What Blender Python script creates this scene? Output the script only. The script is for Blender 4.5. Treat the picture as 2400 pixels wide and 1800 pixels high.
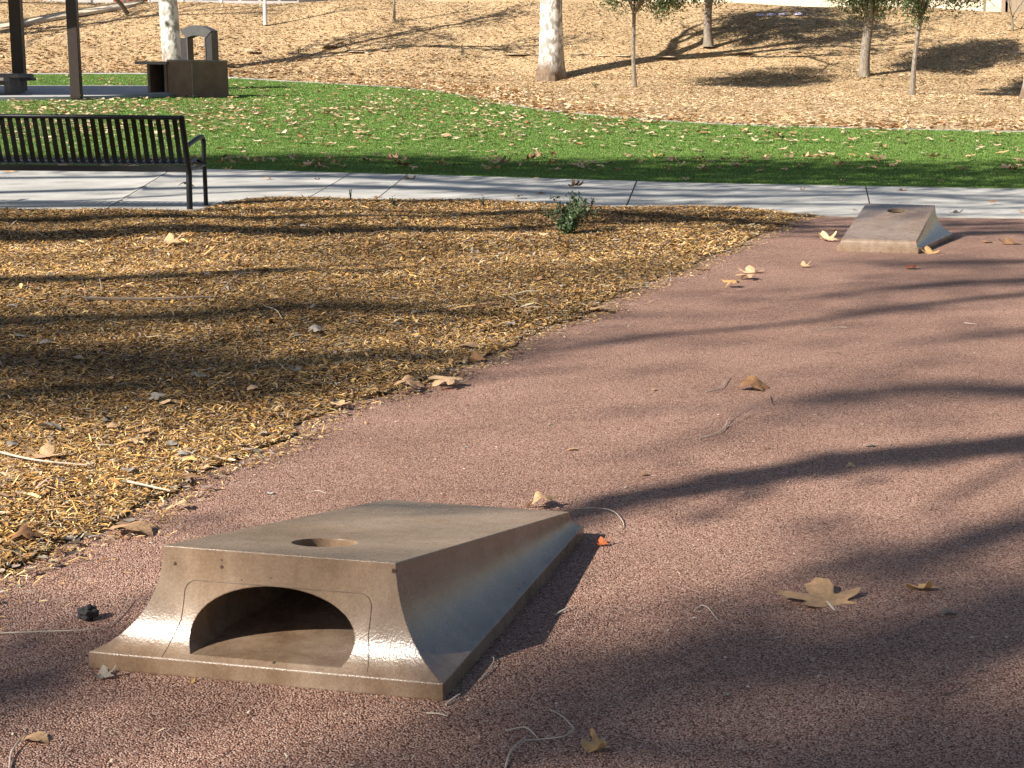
import bpy, bmesh, math, random
import numpy as np
from mathutils import Vector, Matrix
from mathutils.geometry import delaunay_2d_cdt

for o in list(bpy.data.objects): bpy.data.objects.remove(o)
scene = bpy.context.scene
COL = scene.collection
random.seed(7)
rng = np.random.default_rng(7)
R = math.radians

# ------------------------------------------------------------------ camera
F, PITCH, HCAM, ROLL = 3916.0, 0.151, 1.454, 0.010     # focal length in pixels of a 2400 px wide frame
CX, CY = 1843.0, 758.0                                  # the photograph is cropped: optical axis right of centre
cam_d = bpy.data.cameras.new('camera')
cam = bpy.data.objects.new('camera', cam_d); COL.objects.link(cam)
cam_d.sensor_fit = 'HORIZONTAL'; cam_d.sensor_width = 36.0
cam_d.lens = F / 2400.0 * 36.0
cam_d.shift_x = -(CX - 1200.0) / 2400.0
cam_d.shift_y = -(900.0 - CY) / 2400.0
cam_d.clip_start = 0.05; cam_d.clip_end = 2000.0
cam.matrix_world = (Matrix.Translation((0, 0, HCAM)) @ Matrix.Rotation(R(90) - PITCH, 4, 'X')
                    @ Matrix.Rotation(ROLL, 4, 'Z'))
scene.camera = cam
scene.render.resolution_x = 1024; scene.render.resolution_y = 768

# ------------------------------------------------------------------ light
SUN_AZ, SUN_EL = 42.0, 35.0          # heading the light travels to (from +X towards +Y), elevation
LD = Vector((math.cos(R(SUN_AZ)) * math.cos(R(SUN_EL)), math.sin(R(SUN_AZ)) * math.cos(R(SUN_EL)), -math.sin(R(SUN_EL))))
world = bpy.data.worlds.new('World'); scene.world = world; world.use_nodes = True
wn = world.node_tree; wn.nodes.clear()
sky = wn.nodes.new('ShaderNodeTexSky'); sky.sky_type = 'NISHITA'; sky.sun_disc = False
sky.sun_elevation = R(SUN_EL); sky.sun_rotation = math.atan2(-LD.x, -LD.y) % (2 * math.pi)
bg = wn.nodes.new('ShaderNodeBackground'); bg.inputs['Strength'].default_value = 0.05
wo = wn.nodes.new('ShaderNodeOutputWorld')
wn.links.new(sky.outputs[0], bg.inputs[0]); wn.links.new(bg.outputs[0], wo.inputs[0])
sl = bpy.data.lights.new('sun', 'SUN'); sl.energy = 5.0; sl.angle = R(0.53); sl.color = (1.0, 0.93, 0.83)
so = bpy.data.objects.new('sun', sl); COL.objects.link(so)
so.rotation_euler = LD.to_track_quat('-Z', 'Y').to_euler()
vs = scene.view_settings
vs.view_transform = 'Standard'; vs.look = 'None'; vs.gamma = 1.0; vs.use_curve_mapping = False
vs.exposure = 1.08

# ------------------------------------------------------------------ terrain and pixel helpers
_PY = np.array([-400, 19, 21.5, 25, 30, 36, 42, 48, 51.5, 53.5, 55.5, 75., 400.])
_PZ = np.array([0, 0, .02, .14, .34, .48, .62, .78, .92, 1.17, 1.62, 6.9, 6.9])
_gy = np.arange(-400, 400, .5); _gz = np.interp(_gy, _PY, _PZ)
_k = np.hanning(9); _k /= _k.sum()
_gz = np.convolve(np.pad(_gz, 4, mode='edge'), _k, mode='valid')
_gz[_gy < 17.5] = 0
_CX = np.array([-60., -24, -15, -9, -4, 0, 6, 40]); _CA = np.array([.0365, .0365, .0385, .0405, .039, .037, .0362, .0362])
_CZ = np.array([_gz[np.argmax((_gy > 53) & ((_gz - HCAM) / np.maximum(_gy, 1) > a))] for a in _CA])     # crest heights along the bank
def hz(x, y):
    """ground height: level path and pavement, gently rising lawn, then a bank with a flat top"""
    b = np.interp(y, _gy, _gz); c = np.interp(x, _CX, _CZ)
    k = .3; h = np.clip(.5 + .5 * (c - b) / k, 0, 1)
    return c * (1 - h) + b * h - k * h * (1 - h)
def ray(px, py):
    X = px - CX; Y = py - CY
    cr, sr = math.cos(ROLL), math.sin(ROLL)
    x = cr * X + sr * Y; y = -sr * X + cr * Y
    c, s = math.cos(PITCH), math.sin(PITCH)
    return np.array([x, F * c - y * s, -F * s - y * c]) / F
_TT = np.arange(1.0, 200, .25)
def at(px, py, zo=0.0):
    """ground point seen at a pixel of the 2400 x 1800 photograph"""
    r = ray(px, py)
    tt = _TT; bl = HCAM + r[2] * tt < hz(r[0] * tt, r[1] * tt) + zo
    i = int(np.argmax(bl)) if bl.any() else len(tt) - 1
    prev, t = tt[max(0, i - 1)], tt[i]
    lo, hi = prev, t
    for _ in range(22):
        m = (lo + hi) / 2; p = np.array([0, 0, HCAM]) + r * m
        if p[2] < hz(p[0], p[1]) + zo: hi = m
        else: lo = m
    p = np.array([0, 0, HCAM]) + r * hi
    return Vector(p)
def atd(px, py, depth):
    """point seen at a pixel, at a given depth along +Y"""
    r = ray(px, py); return Vector(np.array([0, 0, HCAM]) + r * (depth / r[1]))
SV = -LD / (-LD.z)                                   # step towards the sun per metre of height
def pxm(depth): return depth / F            # metres per photograph pixel at a depth

# ------------------------------------------------------------------ object helpers
def tag(o, label=None, cat=None, group=None, kind=None):
    if label: o['label'] = label
    if cat: o['category'] = cat
    if group: o['group'] = group
    if kind: o['kind'] = kind
    return o
def link(name, mesh, parent=None, mat=None):
    o = bpy.data.objects.new(name, mesh); COL.objects.link(o)
    if mat is not None and mesh is not None and not mesh.materials: mesh.materials.append(mat)
    if parent is not None: o.parent = parent
    return o
def empty(name, loc, rz=0.0):
    o = bpy.data.objects.new(name, None); COL.objects.link(o)
    o.location = loc; o.rotation_euler = (0, 0, rz); o.empty_display_size = .1
    return o
def mesh_np(name, V, Fc, mat=None, cols=None, smooth=False):
    """V (n,3); Fc (m,k) constant-size faces; cols (n,3) per vertex"""
    V = np.asarray(V, dtype=np.float32); Fc = np.asarray(Fc, dtype=np.int32)
    me = bpy.data.meshes.new(name)
    me.vertices.add(len(V)); me.vertices.foreach_set('co', V.ravel())
    m, k = Fc.shape
    me.loops.add(m * k); me.loops.foreach_set('vertex_index', Fc.ravel())
    me.polygons.add(m); me.polygons.foreach_set('loop_start', np.arange(0, m * k, k, dtype=np.int32))
    me.update(calc_edges=True)
    if smooth: me.polygons.foreach_set('use_smooth', np.ones(m, dtype=bool))
    if cols is not None:
        a = me.color_attributes.new('Col', 'FLOAT_COLOR', 'POINT')
        c4 = np.ones((len(V), 4), dtype=np.float32); c4[:, :3] = cols
        a.data.foreach_set('color', c4.ravel())
    if mat: me.materials.append(mat)
    return me
class MB:
    """collects shapes and builds ONE mesh"""
    def __init__(s): s.v = []; s.f = []
    def add(s, v, f):
        n = len(s.v); s.v += [tuple(p) for p in v]; s.f += [tuple(i + n for i in q) for q in f]; return s
    def box(s, c, d, rot=None):
        c = Vector(c); d = Vector(d) / 2
        pts = [Vector((x * d.x, y * d.y, z * d.z)) for x in (-1, 1) for y in (-1, 1) for z in (-1, 1)]
        if rot is not None: pts = [rot @ p for p in pts]
        pts = [p + c for p in pts]
        return s.add(pts, [(0, 1, 3, 2), (4, 6, 7, 5), (0, 4, 5, 1), (2, 3, 7, 6), (0, 2, 6, 4), (1, 5, 7, 3)])
    def tube(s, pts, rad, n=8, cap=True):
        pts = [Vector(p) for p in pts]; N = len(pts)
        rad = [rad] * N if np.isscalar(rad) else list(rad)
        v = []; ref = None
        for i, p in enumerate(pts):
            t = (pts[min(i + 1, N - 1)] - pts[max(i - 1, 0)])
            if t.length < 1e-9: t = Vector((0, 0, 1))
            t.normalize()
            if ref is None:
                ref = t.orthogonal().normalized()
            ref = (ref - t * ref.dot(t))
            if ref.length < 1e-6: ref = t.orthogonal()
            ref.normalize(); b = t.cross(ref)
            for k in range(n):
                a = 2 * math.pi * k / n
                v.append(p + (ref * math.cos(a) + b * math.sin(a)) * rad[i])
        f = [(i * n + k, i * n + (k + 1) % n, (i + 1) * n + (k + 1) % n, (i + 1) * n + k) for i in range(N - 1) for k in range(n)]
        if cap: f += [tuple(reversed(range(n))), tuple((N - 1) * n + k for k in range(n))]
        return s.add(v, f)
    def prism(s, poly, z0, z1):
        n = len(poly)
        v = [(p[0], p[1], z0) for p in poly] + [(p[0], p[1], z1) for p in poly]
        f = [tuple(reversed(range(n))), tuple(range(n, 2 * n))] + [(i, (i + 1) % n, n + (i + 1) % n, n + i) for i in range(n)]
        return s.add(v, f)
    def mesh(s, name, mat=None, smooth=False, bevel=0.0):
        me = bpy.data.meshes.new(name); me.from_pydata([tuple(p) for p in s.v], [], s.f)
        bm = bmesh.new(); bm.from_mesh(me)
        bmesh.ops.recalc_face_normals(bm, faces=bm.faces)
        if bevel > 0:
            eds = [e for e in bm.edges if len(e.link_faces) == 2 and e.calc_face_angle(0) > .5]
            bmesh.ops.bevel(bm, geom=eds, offset=bevel, segments=2, affect='EDGES', clamp_overlap=True)
        bm.to_mesh(me); bm.free()
        if smooth:
            me.polygons.foreach_set('use_smooth', np.ones(len(me.polygons), dtype=bool)); me.update()
            try: me.set_sharp_from_angle(angle=R(40))
            except Exception: pass
        if mat: me.materials.append(mat)
        return me
    def build(s, name, mat, parent=None, smooth=False, bevel=0.0):
        return link(name, s.mesh(name, mat, smooth, bevel), parent)
def smooth_path(pts, n):
    """Catmull-Rom through points, n samples per span"""
    P = [Vector(p) for p in pts]
    P = [P[0] * 2 - P[1]] + P + [P[-1] * 2 - P[-2]]
    out = []
    for i in range(1, len(P) - 2):
        for k in range(n):
            t = k / n; a, b, c, d = P[i - 1:i + 3]
            out.append(.5 * ((2 * b) + (c - a) * t + (2 * a - 5 * b + 4 * c - d) * t * t + (3 * b - a - 3 * c + d) * t ** 3))
    out.append(P[-2]); return out
def in_poly(poly, X, Y):
    poly = np.asarray(poly); ins = np.zeros(len(X), bool); j = len(poly) - 1
    for i in range(len(poly)):
        xi, yi = poly[i]; xj, yj = poly[j]
        c = ((yi > Y) != (yj > Y)) & (X < (xj - xi) * (Y - yi) / (yj - yi + 1e-12) + xi)
        ins ^= c; j = i
    return ins

# ------------------------------------------------------------------ materials
def mat(name):
    m = bpy.data.materials.new(name); m.use_nodes = True
    nt = m.node_tree; b = nt.nodes['Principled BSDF']
    return m, nt, b
def nd(nt, t, **kw):
    n = nt.nodes.new('ShaderNode' + t)
    for k, v in kw.items():
        if k in n.inputs: n.inputs[k].default_value = v
        else: setattr(n, k, v)
    return n
def ramp(nt, fac, stops):
    r = nt.nodes.new('ShaderNodeValToRGB'); cr = r.color_ramp
    while len(cr.elements) < len(stops): cr.elements.new(.5)
    for e, (p, c) in zip(cr.elements, stops): e.position = p; e.color = (*c, 1)
    nt.links.new(fac, r.inputs[0]); return r.outputs[0]
def mixc(nt, fac, a, b, mode='MIX'):
    m = nt.nodes.new('ShaderNodeMix'); m.data_type = 'RGBA'; m.blend_type = mode
    for s, v in ((0, fac), (6, a), (7, b)):
        if hasattr(v, 'node'): nt.links.new(v, m.inputs[s])
        elif s == 0: m.inputs[0].default_value = v
        else: m.inputs[s].default_value = (*v, 1)
    return m.outputs[2]
def coords(nt, scale=(1, 1, 1)):
    tc = nt.nodes.new('ShaderNodeNewGeometry'); mp = nt.nodes.new('ShaderNodeMapping')
    mp.inputs['Scale'].default_value = scale
    nt.links.new(tc.outputs['Position'], mp.inputs[0]); return mp.outputs[0]
def ocoords(nt, scale=(1, 1, 1)):
    tc = nt.nodes.new('ShaderNodeTexCoord'); mp = nt.nodes.new('ShaderNodeMapping')
    mp.inputs['Scale'].default_value = scale
    nt.links.new(tc.outputs['Object'], mp.inputs[0]); return mp.outputs[0]
def noise(nt, vec, scale, detail=4, rough=.55, out='Fac'):
    n = nt.nodes.new('ShaderNodeTexNoise'); n.inputs['Scale'].default_value = scale
    n.inputs['Detail'].default_value = detail; n.inputs['Roughness'].default_value = rough
    nt.links.new(vec, n.inputs['Vector']); return n.outputs[out]
def voro(nt, vec, scale, feature='F1', out='Distance', rand=1.0):
    n = nt.nodes.new('ShaderNodeTexVoronoi'); n.feature = feature; n.inputs['Scale'].default_value = scale
    n.inputs['Randomness'].default_value = rand
    nt.links.new(vec, n.inputs['Vector']); return n.outputs[out]
def bump(nt, b, h, strength, dist, normal=None):
    n = nt.nodes.new('ShaderNodeBump'); n.inputs['Strength'].default_value = strength; n.inputs['Distance'].default_value = dist
    nt.links.new(h, n.inputs['Height'])
    if normal: nt.links.new(normal, n.inputs['Normal'])
    nt.links.new(n.outputs[0], b.inputs['Normal']); return n.outputs[0]
def colr(b, c): b.inputs['Base Color'].default_value = (*c, 1)
M = {}
def plain(key, c, rough=.7, metal=0, spec=.5, var=.25, scale=8.0):
    m, nt, b = mat(key); b.inputs['Roughness'].default_value = rough; b.inputs['Metallic'].default_value = metal
    b.inputs['Specular IOR Level'].default_value = spec
    n = noise(nt, ocoords(nt), scale, 5, .6)
    lo = tuple(v * (1 - var) for v in c); hi = tuple(min(1, v * (1 + var)) for v in c)
    nt.links.new(ramp(nt, n, [(.3, lo), (.7, hi)]), b.inputs['Base Color'])
    M[key] = m; return m
def attr_mat(key, rough=.75, spec=.25, trans=0.0, tint=None):
    m, nt, b = mat(key); b.inputs['Roughness'].default_value = rough; b.inputs['Specular IOR Level'].default_value = spec
    a = nt.nodes.new('ShaderNodeVertexColor'); a.layer_name = 'Col'
    nt.links.new(a.outputs[0], b.inputs['Base Color'])
    if trans > 0:
        t = nt.nodes.new('ShaderNodeBsdfTranslucent'); nt.links.new(a.outputs[0], t.inputs[0])
        mx = nt.nodes.new('ShaderNodeMixShader'); mx.inputs[0].default_value = trans
        nt.links.new(b.outputs[0], mx.inputs[1]); nt.links.new(t.outputs[0], mx.inputs[2])
        nt.links.new(mx.outputs[0], nt.nodes['Material Output'].inputs[0])
    M[key] = m; return m

# bonded rubber-crumb path
m, nt, b = mat('rubber_crumb'); M['rubber'] = m
v = coords(nt)
vw = nt.nodes.new('ShaderNodeVectorMath'); vw.operation = 'ADD'
nsv = noise(nt, v, 90, 2, .5, 'Color'); sc_ = nt.nodes.new('ShaderNodeVectorMath'); sc_.operation = 'SCALE'; sc_.inputs['Scale'].default_value = .006
nt.links.new(nsv, sc_.inputs[0]); nt.links.new(v, vw.inputs[0]); nt.links.new(sc_.outputs[0], vw.inputs[1])
vd = voro(nt, vw.outputs[0], 205); vc = voro(nt, vw.outputs[0], 205, out='Color')
sep = nt.nodes.new('ShaderNodeSeparateColor'); nt.links.new(vc, sep.inputs[0])
grain = ramp(nt, sep.outputs[0], [(0, (.14, .060, .042)), (.3, (.44, .245, .178)), (.68, (.58, .36, .268)), (.93, (.675, .465, .36)), (1, (.76, .61, .50))])
gap = ramp(nt, vd, [(.42, (1, 1, 1)), (.85, (.18, .125, .11))])
c1 = mixc(nt, 1.0, grain, gap, 'MULTIPLY')
big = ramp(nt, noise(nt, v, 1.3, 7, .7), [(.3, (.80, .77, .76)), (.7, (1.12, 1.11, 1.10))])
c2 = mixc(nt, 1.0, c1, big, 'MULTIPLY')
c2 = mixc(nt, 1.0, c2, ramp(nt, noise(nt, v, .55, 4, .6), [(.3, (.86, .84, .83)), (.68, (1.08, 1.08, 1.08))]), 'MULTIPLY')
nt.links.new(c2, b.inputs['Base Color']); b.inputs['Roughness'].default_value = .7; b.inputs['Specular IOR Level'].default_value = .25
mh = nt.nodes.new('ShaderNodeMath'); mh.operation = 'MULTIPLY_ADD'; mh.inputs[1].default_value = -1.0
nt.links.new(vd, mh.inputs[0]); nt.links.new(sep.outputs[1], mh.inputs[2])
bump(nt, b, mh.outputs[0], 1.0, .007)

# soil under the wood chips
m, nt, b = mat('mulch_soil'); M['mulch'] = m
v = coords(nt); n1 = noise(nt, v, 60, 6, .7); n2 = noise(nt, v, 2.2, 3, .6)
a_ = ramp(nt, n1, [(.3, (.02, .012, .007)), (.55, (.12, .07, .03)), (.75, (.33, .21, .09))])
nt.links.new(mixc(nt, 1.0, a_, ramp(nt, n2, [(.3, (.6, .6, .6)), (.7, (1.1, 1.1, 1.1))]), 'MULTIPLY'), b.inputs['Base Color'])
b.inputs['Roughness'].default_value = .9; b.inputs['Specular IOR Level'].default_value = .1
bump(nt, b, n1, .8, .02)

# dry hillside mulch / straw
m, nt, b = mat('hillside_straw'); M['hill'] = m
v = coords(nt); vs_ = coords(nt, (1.0, 1.0, 1.0))
n1 = noise(nt, v, 9, 8, .75); n2 = noise(nt, v, .35, 4, .6); vv = voro(nt, v, 14, out='Color')
sp = nt.nodes.new('ShaderNodeSeparateColor'); nt.links.new(vv, sp.inputs[0])
a_ = ramp(nt, n1, [(.3, (.26, .165, .085)), (.47, (.47, .335, .19)), (.62, (.60, .45, .28))])
a2 = mixc(nt, .55, a_, ramp(nt, sp.outputs[0], [(0, (.32, .20, .105)), (.5, (.52, .375, .215)), (1, (.68, .52, .33))]))
a3 = mixc(nt, 1.0, a2, ramp(nt, n2, [(.32, (.82, .80, .77)), (.68, (1.06, 1.05, 1.03))]), 'MULTIPLY')
nt.links.new(a3, b.inputs['Base Color']); b.inputs['Roughness'].default_value = .95; b.inputs['Specular IOR Level'].default_value = .05
bump(nt, b, n1, .7, .08)

# turf base
m, nt, b = mat('turf_backing'); M['turf'] = m
v = coords(nt); n1 = noise(nt, v, 35, 5, .7); n2 = noise(nt, v, .8, 3, .5)
a_ = ramp(nt, n1, [(.3, (.045, .085, .015)), (.7, (.12, .20, .04))])
nt.links.new(mixc(nt, 1.0, a_, ramp(nt, n2, [(.3, (.8, .85, .8)), (.7, (1.1, 1.05, 1.0))]), 'MULTIPLY'), b.inputs['Base Color'])
b.inputs['Roughness'].default_value = .8; b.inputs['Specular IOR Level'].default_value = .15
bump(nt, b, n1, .6, .03)

# pavement concrete
def concrete(key, c, speck=.12, rough=.85):
    m, nt, b = mat(key); M[key] = m
    v = coords(nt); n1 = noise(nt, v, 1.1, 6, .65); n2 = noise(nt, v, 120, 3, .6); n3 = noise(nt, v, 14, 5, .6)
    a_ = ramp(nt, n1, [(.3, tuple(x * .76 for x in c)), (.55, c), (.72, tuple(min(1, x * 1.08) for x in c))])
    a_ = mixc(nt, 1.0, a_, ramp(nt, n2, [(.3, (1 - speck,) * 3), (.7, (1 + speck * .5,) * 3)]), 'MULTIPLY')
    a_ = mixc(nt, 1.0, a_, ramp(nt, n3, [(.3, (.92, .92, .91)), (.65, (1.03, 1.03, 1.03))]), 'MULTIPLY')
    nt.links.new(a_, b.inputs['Base Color']); b.inputs['Roughness'].default_value = rough
    bump(nt, b, n2, .25, .004)
concrete('pavement', (.45, .435, .40)); concrete('slab', (.40, .39, .39)); concrete('rampc', (.52, .44, .335))

# sealed brown cast concrete of the boards
m, nt, b = mat('cast_concrete'); M['cast'] = m
v = ocoords(nt)
n1 = noise(nt, v, 3.2, 6, .62); n2 = noise(nt, v, 14, 6, .7); n3 = noise(nt, v, 160, 2, .5); n4 = noise(nt, v, 1.4, 3, .5)
a_ = ramp(nt, n1, [(.25, (.12, .076, .046)), (.5, (.235, .17, .118)), (.75, (.315, .247, .187))])
a_ = mixc(nt, .3, a_, ramp(nt, n2, [(.3, (.11, .072, .045)), (.52, (.23, .172, .122)), (.7, (.295, .236, .18))]))
a_ = mixc(nt, 1.0, a_, ramp(nt, n4, [(.35, (1.0, .92, .83)), (.65, (1.0, 1.0, 1.03))]), 'MULTIPLY')
a_ = mixc(nt, 1.0, a_, ramp(nt, n3, [(.3, (.85, .84, .83)), (.7, (1.08, 1.08, 1.08))]), 'MULTIPLY')
sv_ = noise(nt, ocoords(nt, (9, 9, 1.2)), 1.6, 5, .65)
a_ = mixc(nt, 1.0, a_, ramp(nt, sv_, [(.32, (.84, .80, .76)), (.55, (1, 1, 1)), (.75, (1.06, 1.06, 1.06))]), 'MULTIPLY')
pv = voro(nt, v, 40); pr_ = voro(nt, v, 40, out='Color')
sp = nt.nodes.new('ShaderNodeSeparateColor'); nt.links.new(pr_, sp.inputs[0])
thr = nt.nodes.new('ShaderNodeMath'); thr.operation = 'MULTIPLY'; nt.links.new(sp.outputs[0], thr.inputs[0]); nt.links.new(sp.outputs[1], thr.inputs[1])
thp = nt.nodes.new('ShaderNodeMath'); thp.operation = 'POWER'; nt.links.new(thr.outputs[0], thp.inputs[0]); thp.inputs[1].default_value = 2.0
ths = nt.nodes.new('ShaderNodeMath'); ths.operation = 'MULTIPLY'; nt.links.new(thp.outputs[0], ths.inputs[0]); ths.inputs[1].default_value = .26
cmpn = nt.nodes.new('ShaderNodeMath'); cmpn.operation = 'LESS_THAN'; nt.links.new(pv, cmpn.inputs[0]); nt.links.new(ths.outputs[0], cmpn.inputs[1])
a_ = mixc(nt, cmpn.outputs[0], a_, (.05, .034, .022))
nt.links.new(a_, b.inputs['Base Color'])
nt.links.new(ramp(nt, n2, [(.3, (.21,) * 3), (.7, (.34,) * 3)]), b.inputs['Roughness'])
b.inputs['Specular IOR Level'].default_value = .5
bv = nt.nodes.new('ShaderNodeBevel'); bv.samples = 4; bv.inputs['Radius'].default_value = .005
pit = nt.nodes.new('ShaderNodeMath'); pit.operation = 'MULTIPLY_ADD'; nt.links.new(cmpn.outputs[0], pit.inputs[0]); pit.inputs[1].default_value = -1.5
nt.links.new(n3, pit.inputs[2])
bump(nt, b, pit.outputs[0], .18, .004, bv.outputs[0])

plain('seam', (.14, .10, .07), .7, var=.4, scale=30)
plain('bench_black', (.006, .007, .009), .38, spec=.4, var=.3, scale=20)
plain('column', (.024, .013, .010), .55, var=.2)
plain('roof', (.12, .10, .09), .7)
plain('counter', (.17, .108, .066), .7, var=.25, scale=3)
plain('counter_top', (.19, .17, .15), .6, var=.2, scale=3)
plain('table_grey', (.13, .12, .115), .8)
plain('dark_void', (.018, .016, .016), .8)
plain('arch_grey', (.085, .083, .08), .65, var=.15)
plain('arch_dark', (.03, .026, .026), .6)
plain('rail', (.55, .56, .58), .5, metal=.2, var=.1)
plain('redpanel', (.24, .07, .05), .7)
plain('cream', (.66, .60, .46), .85, var=.06, scale=.6)
plain('cream_dark', (.30, .24, .17), .85, var=.1)
plain('window', (.05, .06, .07), .2)
plain('stone_pale', (.56, .45, .33), .9, var=.2, scale=6)
plain('stone_lilac', (.50, .47, .62), .9, var=.1, scale=6)
plain('twig', (.44, .37, .30), .8, var=.3, scale=30)
plain('twig_dark', (.10, .075, .055), .85, var=.3, scale=30)
plain('stick', (.13, .10, .08), .8, var=.3, scale=10)
plain('clod', (.035, .033, .034), .95, var=.4, scale=60)
plain('guard', (.62, .60, .57), .7, var=.15)
plain('soil', (.16, .11, .07), .95)
attr_mat('chips', .8, .2); attr_mat('litter', .8, .15, .12); attr_mat('blades', .6, .25, .2); attr_mat('foliage', .5, .35, .25)

def bark(key, pale, patch, base, scale=1.0):
    m, nt, b = mat(key); M[key] = m
    v = ocoords(nt, (1, 1, .55)); n1 = noise(nt, v, 7 * scale, 5, .6); n2 = noise(nt, v, 3.1 * scale, 3, .5)
    a_ = ramp(nt, n1, [(.44, pale), (.5, tuple(x * .82 for x in pale)), (.54, patch)])
    a_ = mixc(nt, 1.0, a_, ramp(nt, n2, [(.3, (.82, .8, .78)), (.7, (1.05, 1.05, 1.05))]), 'MULTIPLY')
    tc = nt.nodes.new('ShaderNodeTexCoord'); sx = nt.nodes.new('ShaderNodeSeparateXYZ'); nt.links.new(tc.outputs['Object'], sx.inputs[0])
    ad = nt.nodes.new('ShaderNodeMath'); ad.operation = 'MULTIPLY_ADD'; ad.inputs[1].default_value = .9; hf_ = nt.nodes.new('ShaderNodeMath'); hf_.operation = 'MULTIPLY'; hf_.inputs[1].default_value = .62; nt.links.new(sx.outputs[2], hf_.inputs[0]); nt.links.new(n2, ad.inputs[0]); nt.links.new(hf_.outputs[0], ad.inputs[2])
    fac = ramp(nt, ad.outputs[0], [(.55, (1, 1, 1)), (.95, (0, 0, 0))])
    v2 = ocoords(nt, (1, 1, .25)); n3 = noise(nt, v2, 16, 5, .7)
    a_ = mixc(nt, fac, a_, ramp(nt, n3, [(.35, tuple(x * .45 for x in base)), (.7, base)]))
    nt.links.new(a_, b.inputs['Base Color']); b.inputs['Roughness'].default_value = .85; b.inputs['Specular IOR Level'].default_value = .2
    bump(nt, b, n1, .4, .02)
bark('sycamore_bark', (.74, .71, .66), (.33, .30, .26), (.24, .17, .12))
bark('oak_bark', (.27, .235, .195), (.17, .14, .115), (.30, .25, .19), 3.0)

# dried leaf
def leafmat(key, c, spots=.4):
    m, nt, b = mat(key); M[key] = m
    v = ocoords(nt); n1 = noise(nt, v, 6, 5, .65); oi = nt.nodes.new('ShaderNodeObjectInfo')
    a_ = ramp(nt, n1, [(.28, tuple(x * (1 - spots) for x in c)), (.5, c), (.75, tuple(min(1, x * 1.18) for x in c))])
    a_ = mixc(nt, 1.0, a_, ramp(nt, oi.outputs['Random'], [(0, (.72, .66, .6)), (.35, (.95, .92, .88)), (1, (1.12, 1.12, 1.12))]), 'MULTIPLY')
    nt.links.new(a_, b.inputs['Base Color']); b.inputs['Roughness'].default_value = .65; b.inputs['Specular IOR Level'].default_value = .3
    t = nt.nodes.new('ShaderNodeBsdfTranslucent'); nt.links.new(a_, t.inputs[0])
    mx = nt.nodes.new('ShaderNodeMixShader'); mx.inputs[0].default_value = .12
    nt.links.new(b.outputs[0], mx.inputs[1]); nt.links.new(t.outputs[0], mx.inputs[2])
    nt.links.new(mx.outputs[0], nt.nodes['Material Output'].inputs[0])
    bump(nt, b, n1, .3, .05)
leafmat('leaf_tan', (.60, .40, .23), .3); leafmat('leaf_brown', (.27, .15, .075)); leafmat('leaf_red', (.36, .10, .035))
leafmat('leaf_grey', (.34, .31, .27)); leafmat('leaf_yellow', (.58, .36, .16))

# ------------------------------------------------------------------ the setting
# photograph outlines (pixels of the 2400 x 1800 frame) of the ground zones
SW_FAR = [(-700, 372), (-300, 381), (0, 389), (470, 398), (800, 407), (1200, 418), (1600, 430), (2000, 438), (2400, 445), (2800, 452)]
SW_NEAR = [(-700, 482), (-300, 489), (0, 496), (253, 502), (452, 503), (488, 495), (542, 478), (615, 470), (800, 470), (1053, 477), (1270, 485), (1600, 491), (1809, 503), (1992, 508), (2400, 512), (2800, 517)]
MULCH_EDGE = [(-420, 1640), (-200, 1480), (0, 1352), (110, 1290), (215, 1245), (330, 1195), (430, 1150), (520, 1085), (640, 1040), (760, 975), (880, 925), (1000, 895), (1085, 862), (1140, 835), (1240, 790), (1330, 755), (1420, 712), (1500, 670), (1590, 640), (1650, 610), (1720, 580), (1800, 545), (1850, 522), (1905, 506)]
TURF_FAR = [(-700, 171), (-300, 172), (61, 174), (347, 174), (540, 183), (800, 198), (981, 210), (1125, 231), (1234, 253), (1342, 266), (1600, 287), (1900, 299), (2400, 310), (2800, 318)]
def world_line(px): return [at(*p) for p in px]
def resample(line, step):
    P = smooth_path(line, 12); out = [P[0]]; acc = 0
    for a, b_ in zip(P, P[1:]):
        acc += (b_ - a).length
        if acc >= step: out.append(b_); acc = 0
    if (out[-1] - P[-1]).length > 1e-4: out.append(P[-1])
    return out
L_swf = resample(world_line(SW_FAR), .3); L_swn = resample(world_line(SW_NEAR), .2)
L_mul = [p + Vector((math.sin(i * 1.9) * .025 + math.sin(i * .7 + 1) * .03, 0, 0)) for i, p in enumerate(resample(world_line(MULCH_EDGE), .12))]; L_tf = resample(world_line(TURF_FAR), .4)
_ex = np.array([p.x for p in L_tf]); _ey = np.array([p.y for p in L_tf]); _o = np.argsort(_ex); _ex = _ex[_o]; _ey = _ey[_o]

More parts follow.
